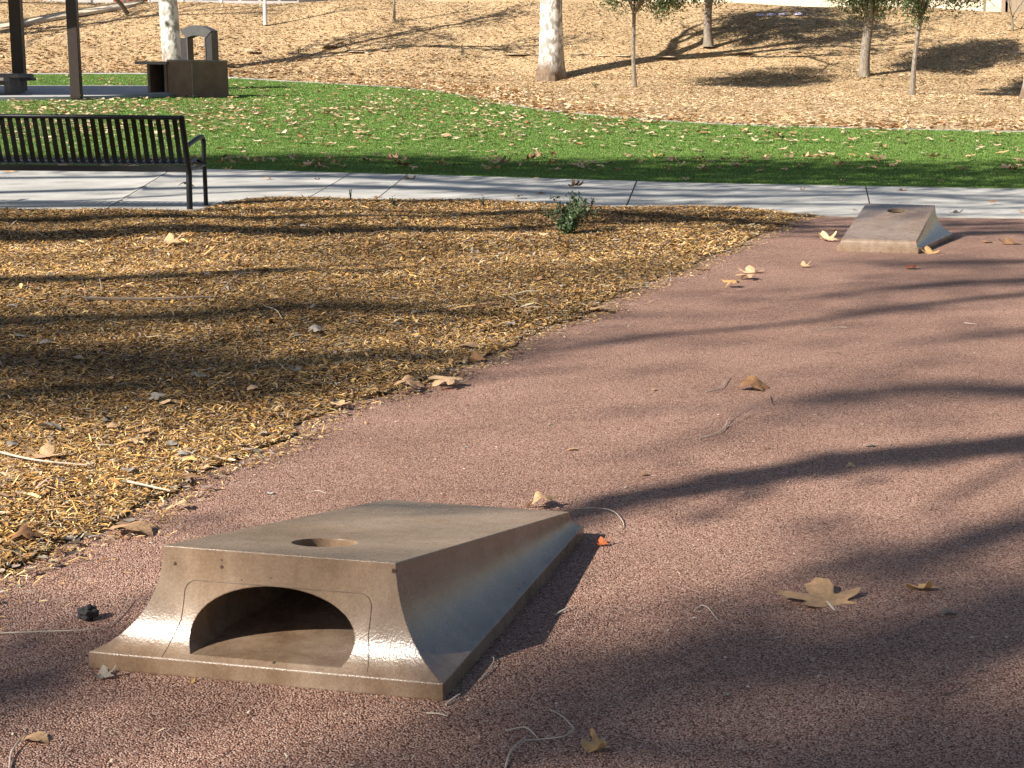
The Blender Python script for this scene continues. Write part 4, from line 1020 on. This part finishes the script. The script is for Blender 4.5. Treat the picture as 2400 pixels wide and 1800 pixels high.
P_ = [
 (1937, 1412, 200, 'leaf_tan', 'sycamore', 0, .25, (.16, .04), 'largest pale tan star-shaped leaf lying on the path at lower right', True),
 (2165, 1380, 92, 'leaf_yellow', 'sycamore', 2, 2.2, (.1, .2), 'curled golden leaf with raised centre right of the largest star-shaped leaf', False),
 (2222, 1440, 56, 'leaf_grey', 'torn', 3, .5, (.1, 0), 'small pale grey torn leaf below the curled golden leaf at right', False),
 (1768, 912, 112, 'leaf_brown', 'torn', 3, .2, (.35, .1), 'rolled brown leaf lying alone mid path beside a forked twig', True),
 (1762, 640, 66, 'leaf_tan', 'sycamore', 2, .2, (.1, 0), 'tan leaf, upper one of the close pair on the far path', False),
 (1758, 655, 62, 'leaf_tan', 'sycamore', 1, 1.9, (.1, .1), 'tan leaf, lower one of the close pair on the far path', False),
 (1718, 674, 50, 'leaf_yellow', 'sycamore', 3, 1.2, (.1, 0), 'small yellowish leaf just below the close pair on the far path', False),
 (1885, 627, 34, 'leaf_tan', 'sycamore', 4, .2, (.2, 0), 'small upright tan leaf on the far path left of the distant board', False),
 (1648, 631, 60, 'leaf_brown', 'oval', 0, 1.5, (0, 0), 'thin flat brown leaf at the mulch edge on the far path', False),
 (1942, 566, 52, 'leaf_tan', 'sycamore', 4, .6, (.3, 0), 'upright curled tan leaf against the left corner of the distant board', False),
 (2183, 594, 52, 'leaf_yellow', 'sycamore', 2, .4, (.25, 0), 'pale curled leaf at the right foot of the distant board', False),
 (2140, 631, 42, 'leaf_red', 'sycamore', 1, 1.0, (0, 0), 'reddish flat leaf in front of the distant board', False),
 (2370, 573, 58, 'leaf_brown', 'sycamore', 2, .1, (.1, 0), 'pinkish brown leaf at the right edge level with the distant board', False),
 (2315, 569, 36, 'leaf_brown', 'torn', 1, .1, (0, 0), 'small dark brown leaf right of the distant board', False),
 (1954, 540, 30, 'leaf_brown', 'torn', 2, .1, (0, 0), 'small dark leaf in shade left of the distant board', False),
 (1273, 1192, 84, 'leaf_tan', 'sycamore', 3, .3, (.1, -.1), 'tan leaf tucked behind the front edge of the near board', False),
 (1410, 1280, 46, 'leaf_red', 'sycamore', 4, .2, (.1, 0), 'small crumpled red leaf by the right corner of the near board', False),
 (1382, 1178, 22, 'leaf_grey', 'torn', 1, .4, (0, 0), 'pale leaf scrap beyond the front corner of the near board', False),
 (1346, 1056, 44, 'leaf_yellow', 'oval', 1, 1.4, (0, .1), 'small yellow pointed leaf lying mid path', False),
 (1513, 1115, 32, 'leaf_brown', 'torn', 3, .4, (0, 0), 'small brown scrap right of the yellow pointed leaf', False),
 (1995, 1094, 34, 'leaf_tan', 'torn', 3, .2, (.4, 0), 'small upright tan scrap lying in the dark limb shadow', False),
 (2043, 1047, 42, 'leaf_grey', 'oval', 1, 1.3, (0, 0), 'pale grey leaf just above the dark limb shadow at right', False),
 (1795, 1052, 24, 'leaf_brown', 'torn', 1, 1.3, (0, 0), 'tiny brown scrap above the dark limb shadow mid right', False),
 (88, 1738, 115, 'leaf_tan', 'oval', 1, 1.2, (.1, 0), 'tan folded leaf with long bent stalk in the bottom left corner', False),
 (450, 1600, 28, 'leaf_yellow', 'oval', 4, .0, (.9, .3), 'tiny orange curled leaf standing against the near board lip', False),
 (1410, 1757, 92, 'leaf_yellow', 'sycamore', 4, 2.0, (.1, 0), 'hollow curled golden leaf near the bottom edge', False),
 (1513, 1764, 26, 'leaf_yellow', 'oval', 0, 1.5, (0, 0), 'tiny golden scrap right of the hollow curled leaf', False),
 (2124, 1686, 22, 'leaf_brown', 'torn', 2, .4, (.3, 0), 'tiny dark brown scrap in the sun at bottom right', False),
 (1702, 1629, 26, 'leaf_grey', 'torn', 1, .4, (0, 0), 'tiny grey brown scrap in the dark shade at bottom centre right', False),
 (2300, 1573, 32, 'leaf_grey', 'oval', 1, 1.3, (0, 0), 'pale grey scrap near the right edge below the star-shaped leaf', False),
 (243, 1592, 66, 'leaf_grey', 'sycamore', 4, .4, (.1, 0), 'crumpled grey leaf in the shade below the left corner of the near board', False),
 (318, 1250, 175, 'leaf_tan', 'oval', 1, 1.2, (.12, .05), 'large smooth tan leaf at the mulch edge behind the near board', False),
 (430, 1190, 70, 'leaf_tan', 'torn', 3, .4, (.1, 0), 'torn tan leaf at the mulch edge above the large smooth one', False),
 (55, 1278, 88, 'leaf_brown', 'sycamore', 3, .3, (.2, 0), 'brown cupped leaf at the mulch edge near the left frame side', False),
 (165, 1262, 52, 'leaf_grey', 'torn', 2, .8, (.1, 0), 'bleached grey leaf at the mulch edge right of the brown cupped leaf', False),
 (45, 1375, 28, 'leaf_grey', 'torn', 0, .8, (0, 0), 'white scrap on the path near the left frame edge', False),
 (950, 920, 84, 'leaf_tan', 'sycamore', 3, .1, (.15, .1), 'left tan leaf of the pair on the mulch edge at the centre', False),
 (1052, 906, 96, 'leaf_tan', 'sycamore', 1, 1.3, (.15, 0), 'right tan leaf of the pair on the mulch edge at the centre', False),
 (1105, 820, 120, 'leaf_tan', 'oval', 1, 1.3, (.1, 0), 'smooth tan leaf lying on the mulch edge above the centre pair', False),
 (1118, 848, 54, 'leaf_brown', 'sycamore', 4, .4, (.2, 0), 'dark brown leaf on the mulch edge below the smooth tan leaf', False),
 (1216, 828, 26, 'leaf_red', 'oval', 1, 1.3, (0, 0), 'tiny orange red leaf on the mulch edge at the centre', False),
 (1418, 730, 95, 'leaf_tan', 'oval', 1, 1.4, (.12, 0), 'tan cupped leaf on the mulch edge of the far path', False),
 (1535, 915, 20, 'leaf_tan', 'torn', 1, .4, (0, 0), 'tiny pale scrap mid path left of the rolled brown leaf', False),
 (1290, 996, 18, 'leaf_grey', 'torn', 1, .4, (0, 0), 'tiny white scrap on the sunlit path near the mulch', False),
 (1092, 1049, 20, 'leaf_grey', 'torn', 0, .9, (0, 0), 'tiny pale scrap on the path above the near board', False),
 (632, 1158, 30, 'leaf_grey', 'torn', 2, .9, (0, 0), 'small pale scrap on the path behind the near board', False),
]
for (px, py, w, mt, kd, va, ro, ti, lab, stm) in P_: put_leaf(px, py, w, mt, kd, va, ro, ti, lab, GP, stm, zo=.006 if 'mulch edge' in lab else 0.0)
# leaves on the mulch
GM = 'dry leaves lying on the mulch bed'
def mul_at(px, py):
    g = at(px, py, .03); return Vector((g.x, g.y, .006 + min(1, edge_dist(g.x, g.y) / .5) * (.030 + mulch_relief(g.x, g.y)) + .012))
MLV = [(120, 1020, 100, 'leaf_grey', 'oval', 3, 1.3, 'large grey brown leaf on the mulch near the left frame edge'), (110, 1085, 96, 'leaf_tan', 'sycamore', 2, .4, 'curled pinkish tan leaf on the mulch below the large grey brown one'),
 (310, 1045, 60, 'leaf_tan', 'oval', 3, .9, 'narrow orange tan leaf on the mulch left of centre'), (395, 585, 72, 'leaf_tan', 'sycamore', 4, .3, 'pale arched leaf standing up on the far mulch below the bench'),
 (450, 672, 60, 'leaf_brown', 'oval', 3, 1.3, 'brown leaf in shade on the far mulch'), (255, 615, 38, 'leaf_tan', 'torn', 2, .3, 'pale scrap at left of the far mulch'),
 (430, 1062, 40, 'leaf_grey', 'torn', 1, .3, 'white grey scrap on the near mulch'), (245, 998, 34, 'leaf_grey', 'oval', 2, .3, 'small silver scrap in the near mulch'),
 (1085, 674, 30, 'leaf_grey', 'torn', 3, .3, 'white pebble-like scrap in the middle of the mulch'), (1320, 677, 24, 'leaf_grey', 'torn', 3, .9, 'small white scrap near the right mulch edge'),
 (1262, 662, 46, 'leaf_brown', 'torn', 2, .3, 'dark curled scrap in the sunny far mulch'), (700, 880, 40, 'leaf_grey', 'sycamore', 2, .3, 'grey scrap on the mulch near the path centre'),
 (480, 1090, 36, 'leaf_tan', 'torn', 2, .3, 'small tan scrap near the mulch edge behind the board'), (30, 1055, 40, 'leaf_grey', 'torn', 1, .8, 'bleached scrap at the left frame edge of the mulch')]
for (px, py, w, mt, kd, va, ro, lab) in MLV: put_leaf(px, py, w, mt, kd, va, ro, (.1, .05), lab, GM, pos=mul_at(px, py))
rl = random.Random(5); k = 0
while k < 80:
    px = rl.uniform(0, 1700); py = rl.uniform(500, 1150); g = at(px, py)
    if not in_poly(MULCH_POLY, np.array([g.x]), np.array([g.y]))[0]: continue
    put_leaf(px, py, rl.uniform(.045, .10) / pxm(g.y), rl.choice(['leaf_grey', 'leaf_grey', 'leaf_brown', 'leaf_tan']), rl.choice(['torn', 'torn', 'oval', 'sycamore']), rl.randrange(5), rl.uniform(0, 6.3), (rl.uniform(-.3, .3), rl.uniform(-.3, .3)), 'small weathered leaf scrap half buried in the wood chips', GM, pos=mul_at(px, py)); k += 1
# on the pavement
GS = 'dry leaves lying on the pavement'
SLV = [(22, 403, 40, 'leaf_tan', 'tan curled leaf on the pavement under the bench at the left'), (630, 421, 26, 'leaf_tan', 'pale leaf on the pavement right of the bench'), (745, 421, 16, 'leaf_brown', 'dark scrap on the pavement right of the pale leaf'), (435, 441, 40, 'leaf_brown', 'brown leaf beside the rear bench leg'),
 (1345, 440, 44, 'leaf_brown', 'largest brown leaf on the middle of the pavement'), (1268, 454, 26, 'leaf_brown', 'small dark leaf on the middle of the pavement'), (1218, 465, 46, 'leaf_grey', 'grey brown crumbled leaf at the near edge of the pavement'), (962, 420, 34, 'leaf_tan', 'tan leaf on the far edge of the pavement'), (1256, 422, 18, 'leaf_tan', 'small leaf where turf and pavement meet'),
 (1880, 446, 18, 'leaf_brown', 'tiny dark leaf on the pavement left of the joint'), (2116, 447, 28, 'leaf_brown', 'dark leaf on the pavement behind the distant board'), (2005, 494, 16, 'leaf_brown', 'tiny dark leaf left of the distant board on the pavement'), (2240, 499, 34, 'leaf_grey', 'grey leaf on the pavement right of the distant board'), (2325, 479, 26, 'leaf_brown', 'brown scrap on the pavement at the right'), (2395, 499, 22, 'leaf_tan', 'tan scrap on the pavement at the right frame edge'), (885, 464, 28, 'leaf_brown', 'brown scrap at the joint on the near pavement edge'), (300, 415, 12, 'leaf_brown', 'tiny scrap under the bench seat'), (1770, 505, 30, 'leaf_tan', 'pale leaf at the near pavement edge left of the distant board')]
for i, (px, py, w, mt, lab) in enumerate(SLV): put_leaf(px, py, w, mt, 'sycamore', i, i * 1.3, (.15, .05), lab, GS, zo=.014)
# on the turf: the nearest as single leaves, the rest as litter
GT = 'dry leaves scattered over the green turf'
near = [(1170, 386, 52), (985, 397, 30), (855, 376, 24), (1280, 405, 20), (1395, 405, 20), (1445, 402, 26), (1785, 402, 26), (1295, 362, 20), (2390, 393, 22), (2205, 425, 18), (1970, 424, 22), (540, 374, 30), (640, 378, 24), (1610, 420, 24)]
cand = []
rl = random.Random(9)
for px, py, w in near: cand.append((px, py, w))
while len(cand) < 3000:
    px = rl.uniform(-40, 2440); py = rl.uniform(176, 400); g = at(px, py)
    if not in_poly(TURF_POLY, np.array([g.x]), np.array([g.y]))[0]: continue
    t = (py - 176) / 224
    # clumped drifts: dense in the far left band, thin near the pavement
    dens = .9 * math.exp(-((py - (262 - .0 * px)) / 55) ** 2) + .25 * (py < 250)
    if px < 620: dens += 1.0 * math.exp(-((py - 252) / 16) ** 2)
    dens *= .45 + .55 * max(0, math.sin(px * .013 + py * .05) * math.sin(px * .0061 - py * .031 + 1))
    if py > 345: dens = .06
    if rl.random() > dens * 1.4: continue
    cand.append((px, py, rl.uniform(.12, .21) / pxm(g.y)))
far_cut = sorted(cand[len(near):], key=lambda c: -c[1])
mats_t = ['leaf_tan', 'leaf_tan', 'leaf_tan', 'leaf_yellow', 'leaf_brown']
for i, (px, py, w) in enumerate(near + far_cut[:165]):
    lab = 'dry tan leaf lying on the green turf' if i >= len(near) else ['longest brown leaf on the shaded near turf', 'flat pinkish leaf on the near turf edge left of centre', None, None, None, None, 'pale upright leaf on the shaded near turf at right'][i] if i < 7 else None
    put_leaf(px, py, w, rl.choice(mats_t), 'sycamore', rl.randrange(5), rl.uniform(0, 6.3), (rl.uniform(0, .3), rl.uniform(-.2, .2)), lab or 'dry tan leaf lying on the green turf', GT, zo=.03)
LIT = [(.56, .41, .24), (.66, .50, .32), (.46, .31, .165), (.36, .215, .10), (.62, .48, .29), (.70, .57, .39)]
def lowleaf(P, size, cols, rs=rng):
    n = len(P); K = 7; a0 = rs.uniform(0, 6.28, n); V = np.empty((n, K + 1, 3)); V[:, 0] = P
    cu = rs.uniform(.0, .6, (n, 1)) 
    for k in range(K):
        a = a0 + 2 * np.pi * k / K; r = size * rs.uniform(.35, .65, n) * (1.0 if k % 2 else .65)
        V[:, k + 1] = P + np.stack([np.cos(a) * r, np.sin(a) * r, rs.uniform(0, 1, n) * cu[:, 0] * r * 1.3], 1)
    i = np.arange(n)[:, None] * (K + 1); Fc = np.concatenate([np.concatenate([i, i + 1 + k, i + 1 + (k + 1) % K], 1) for k in range(K)])
    return V.reshape(-1, 3), Fc, np.repeat(cols, K + 1, 0)
P = np.array([tuple(at(px, py, .03)) for px, py, w in far_cut[165:]]); n = len(P)
tag(link('turf_leaf_litter', mesh_np('turf_leaf_litter', *((lambda q: (q[0], q[1], M['litter'], q[2]))(lowleaf(P + (0, 0, .014), rng.uniform(.10, .20, n), palette(n, LIT, rng, .15)))))), 'drifts of small dry leaves over the far turf', 'leaf litter', kind='stuff')
# crumbled leaves and bark gathered along the edge of the mulch
n = 1500; ii = rng.integers(0, len(edge_pts) - 1, n); keep = rng.uniform(0, 1, n) < .25 + .75 * np.clip(np.sin(ii * .37) * np.sin(ii * .11 + 1), 0, 1); ii = ii[keep]; n = len(ii)
X = edge_pts[ii, 0] + rng.normal(-.02, .07, n); Y = edge_pts[ii, 1] + rng.normal(.03, .08, n)
q_ = lowleaf(np.stack([X, Y, np.full(n, .016)], 1), rng.uniform(.015, .05, n), palette(n, [(.25, .21, .17), (.14, .10, .075), (.42, .29, .15), (.22, .15, .10), (.34, .28, .21), (.08, .06, .045)], rng, .2))
tag(link('edge_litter', mesh_np('edge_litter', q_[0], q_[1], M['litter'], q_[2])), 'crumbled grey and brown leaf bits along the mulch edge', 'leaf litter', kind='stuff')
# leaf litter along the hill foot
n = 5200; q = np.array([(p.x, p.y) for p in L_tf]); ii = rng.integers(0, len(q) - 1, n); f_ = rng.uniform(0, 1, n)[:, None]; B_ = q[ii] * (1 - f_) + q[ii + 1] * f_
off = np.abs(rng.gamma(1.6, 1.6, n)) + .05; X = B_[:, 0] + rng.normal(0, .4, n); Y = B_[:, 1] + off; Z = hz(X, Y) - .05 + hill_relief(X, Y) + .05
tag(link('hill_leaf_litter', mesh_np('hill_leaf_litter', *((lambda q: (q[0], q[1], M['litter'], q[2]))(lowleaf(np.stack([X, Y, Z], 1), rng.uniform(.12, .24, n), palette(n, LIT + [(.40, .22, .10), (.62, .47, .28), (.66, .5, .31)], rng, .2)))))), 'thick brown leaf litter along the foot of the hill', 'leaf litter', kind='stuff')

# ------------------------------------------------------------------ twigs, stalks, clods on the path and mulch
def twig(px_paths, r_, label, mt='twig', name='twig', zo=.004, onmulch=False):
    P0 = at(*px_paths[0][0]); root = empty(name, P0) if len(px_paths) > 1 else None
    for i, path in enumerate(px_paths):
        pts = [(mul_at(*p) + Vector((0, 0, .01))) if onmulch else at(*p) + Vector((0, 0, zo + .004 * ((j * 7) % 3))) for j, p in enumerate(path)]
        pts = smooth_path(pts, 5); N = len(pts); org = P0
        mb = MB().tube([p - org for p in pts], [r_ * .75 * (1 - .5 * k / N) * (.8 if i else 1) for k in range(N)], 6)
        o = mb.build('side_shoot' if i else ('stalk' if root else name), M[mt], root, True)
        if not root: o.location = org
        if not root: tag(o, label, 'twig', 'loose twigs and stalks on the ground')
    if root: tag(root, label, 'twig', 'loose twigs and stalks on the ground')
twig([[(1183, 1810), (1196, 1772), (1222, 1750), (1265, 1737), (1320, 1734), (1344, 1722), (1338, 1702), (1318, 1686), (1288, 1674)], [(1185, 1717), (1225, 1712), (1245, 1725), (1262, 1736)]], .0032, 'pale looping forked stalk at the bottom centre of the path')
twig([[(-20, 1488), (90, 1487), (215, 1485), (262, 1466), (292, 1432), (304, 1408)]], .0028, 'long pale stalk left of the near board, curving up along it')
twig([[(1345, 1195), (1400, 1196), (1440, 1208), (1462, 1232), (1445, 1248), (1390, 1261)]], .0025, 'thin curled stalk beyond the front corner of the near board')
twig([[(1640, 1030), (1690, 1015), (1712, 985), (1745, 965), (1778, 950)], [(1700, 1005), (1730, 990), (1770, 968)]], .003, 'forked twig mid path below the rolled brown leaf')
twig([[(1655, 920), (1690, 912), (1700, 898), (1712, 886)]], .0032, 'short bent twig left of the rolled brown leaf')
twig([[(1805, 930), (1809, 950)]], .003, 'tiny upright stub below the rolled brown leaf', 'twig_dark')
twig([[(1628, 1432), (1645, 1425), (1662, 1437), (1682, 1456)]], .0025, 'short pale stalk left of the largest star-shaped leaf')
twig([[(2215, 1632), (2245, 1625), (2268, 1608)]], .003, 'short dark twig at lower right', 'twig_dark')
twig([[(1000, 1675), (1025, 1680), (1050, 1690)]], .0025, 'short pale stalk below the right corner of the near board')
twig([[(1122, 1600), (1148, 1575), (1158, 1555), (1148, 1540)]], .0025, 'short curved stalk in the shadow of the near board')
twig([[(1045, 1655), (1062, 1645), (1078, 1638)]], .0045, 'stubby brown twig at the right foot of the near board', 'twig')
twig([[(1300, 1445), (1318, 1438), (1340, 1430)]], .0045, 'small pale twig at the edge of the near board shadow')
twig([[(22, 1810), (28, 1770), (58, 1735), (75, 1728)]], .003, 'long bent pale stalk in the bottom left corner')
twig([[(715, 1157), (745, 1155), (765, 1164)]], .002, 'thin pale stalk on the path behind the near board')
twig([[(2260, 758), (2290, 763)]], .003, 'tiny stalk on the far right path')
twig([[(1900, 780), (1960, 770), (1985, 772)]], .0022, 'thin faint stalk far up the path')
twig([[(-20, 1072), (50, 1092), (110, 1104), (205, 1106)]], .006, 'pale curved stick on the mulch at the left edge', onmulch=True)
twig([[(300, 1136), (350, 1142), (400, 1153)]], .006, 'short pale stick on the mulch near the edge', onmulch=True)
twig([[(195, 704), (350, 703), (500, 702)]], .013, 'long straight grey brown stick lying across the middle of the mulch', 'stick', 'stick', onmulch=True)
twig([[(620, 732), (648, 745), (662, 765)]], .005, 'thin bent pale stalk on the shaded mulch', onmulch=True)
twig([[(232, 655), (236, 672), (238, 690)]], .004, 'thin upright pale stalk on the far left mulch', onmulch=True)
twig([[(520, 690), (560, 660), (610, 655)]], .004, 'thin pale stalk beside the long stick', onmulch=True)
def clod(px, py, w, label, seed):
    g = at(px, py); s = w * pxm(g.y); bm = bmesh.new(); bmesh.ops.create_icosphere(bm, subdivisions=3, radius=.5); rs = np.random.default_rng(seed)
    ph = rs.uniform(0, 6, 6)
    for v_ in bm.verts:
        n = v_.co.normalized(); k = 1 + .16 * math.sin(n.x * 6 + ph[0]) + .14 * math.sin(n.y * 7 + ph[1]) + .12 * math.sin(n.z * 8 + ph[2]) + .08 * math.sin(17 * n.x + 13 * n.y + ph[3])
        v_.co = n * .5 * k * s; v_.co.z *= .85
    me = bpy.data.meshes.new('clod'); bm.to_mesh(me); bm.free(); me.materials.append(M['clod'])
    o = link('dirt_clod', me); o.location = (g.x, g.y, g.z + s * .36); tag(o, label, 'clod')
clod(208, 1452, 44, 'dark round clump on the path left of the near board', 3)

# ------------------------------------------------------------------ shrub and weeds at the pavement edge
GREEN = [(.035, .065, .025), (.055, .095, .035), (.08, .13, .05), (.10, .15, .075)]
def shrub(px, py, wpx, hpx, label, seed, stems, nleaf, size):
    rs = np.random.default_rng(seed); g = at(px, py); p = pxm(g.y); root = empty('shrub', (g.x, g.y, .02)); tag(root, label, 'plant'); W = wpx * p; H = hpx * p; C = []
    for k in range(stems):
        a = rs.uniform(0, 6.28); r_ = W / 2 * math.sqrt(rs.uniform(.05, 1)); tip = Vector((math.cos(a) * r_, math.sin(a) * r_, H * rs.uniform(.55, 1.0)))
        path = smooth_path([(0, 0, 0), (tip.x * .35, tip.y * .35, tip.z * .5), tip], 5)
        MB().tube(path, [.006 * (1 - .6 * i / len(path)) for i in range(len(path))], 5).build('stem', M['twig_dark'], root, True)
        for _ in range(nleaf // stems):
            t = rs.uniform(.15, 1); q = path[min(len(path) - 1, int(t * len(path)))]; C.append(np.array(q) + rs.normal(0, size * .55, 3))
    C = np.array(C); C[:, 2] = np.abs(C[:, 2]); V, Fc, c4 = leaf_quads(C, size, .9, palette(len(C), GREEN, rs, .25), .5, rs)
    link('foliage', mesh_np('foliage', V, Fc, M['foliage'], c4), root)
shrub(1330, 560, 130, 96, 'small green leafy shrub growing in the mulch near the pavement', 81, 24, 1300, .038)
shrub(920, 490, 30, 26, 'tiny green weed at the pavement edge left of the shrub', 82, 5, 60, .025)
shrub(1134, 492, 26, 28, 'tiny two-pronged weed between the shrub and the other weed', 83, 4, 40, .025)
shrub(822, 478, 16, 34, 'thin pale weed at the joint of the pavement edge', 84, 3, 22, .02)
shrub(1384, 500, 26, 34, 'tiny weed beside the pavement just right of the shrub', 85, 4, 40, .024)
for i, (px, py) in enumerate([(1060, 112), (1395, 205), (945, 115), (815, 120), (700, 122)]):
    shrub(px, py, 12, 14, ['dry weed tuft on the hill above the tree shadow', 'dry weed tuft left of the thin young tree', 'dry weed tuft beside the pale rocks', 'dry weed tuft left along the pale rocks', 'dry weed tuft right of the arched frame'][i], 90 + i, 4, 40, .05)
    pass
for o in bpy.data.objects:
    if o.parent is None and o.name.startswith('shrub') and o.location.y > 30: o.location.z = float(hz(o.location.x, o.location.y)) - .04
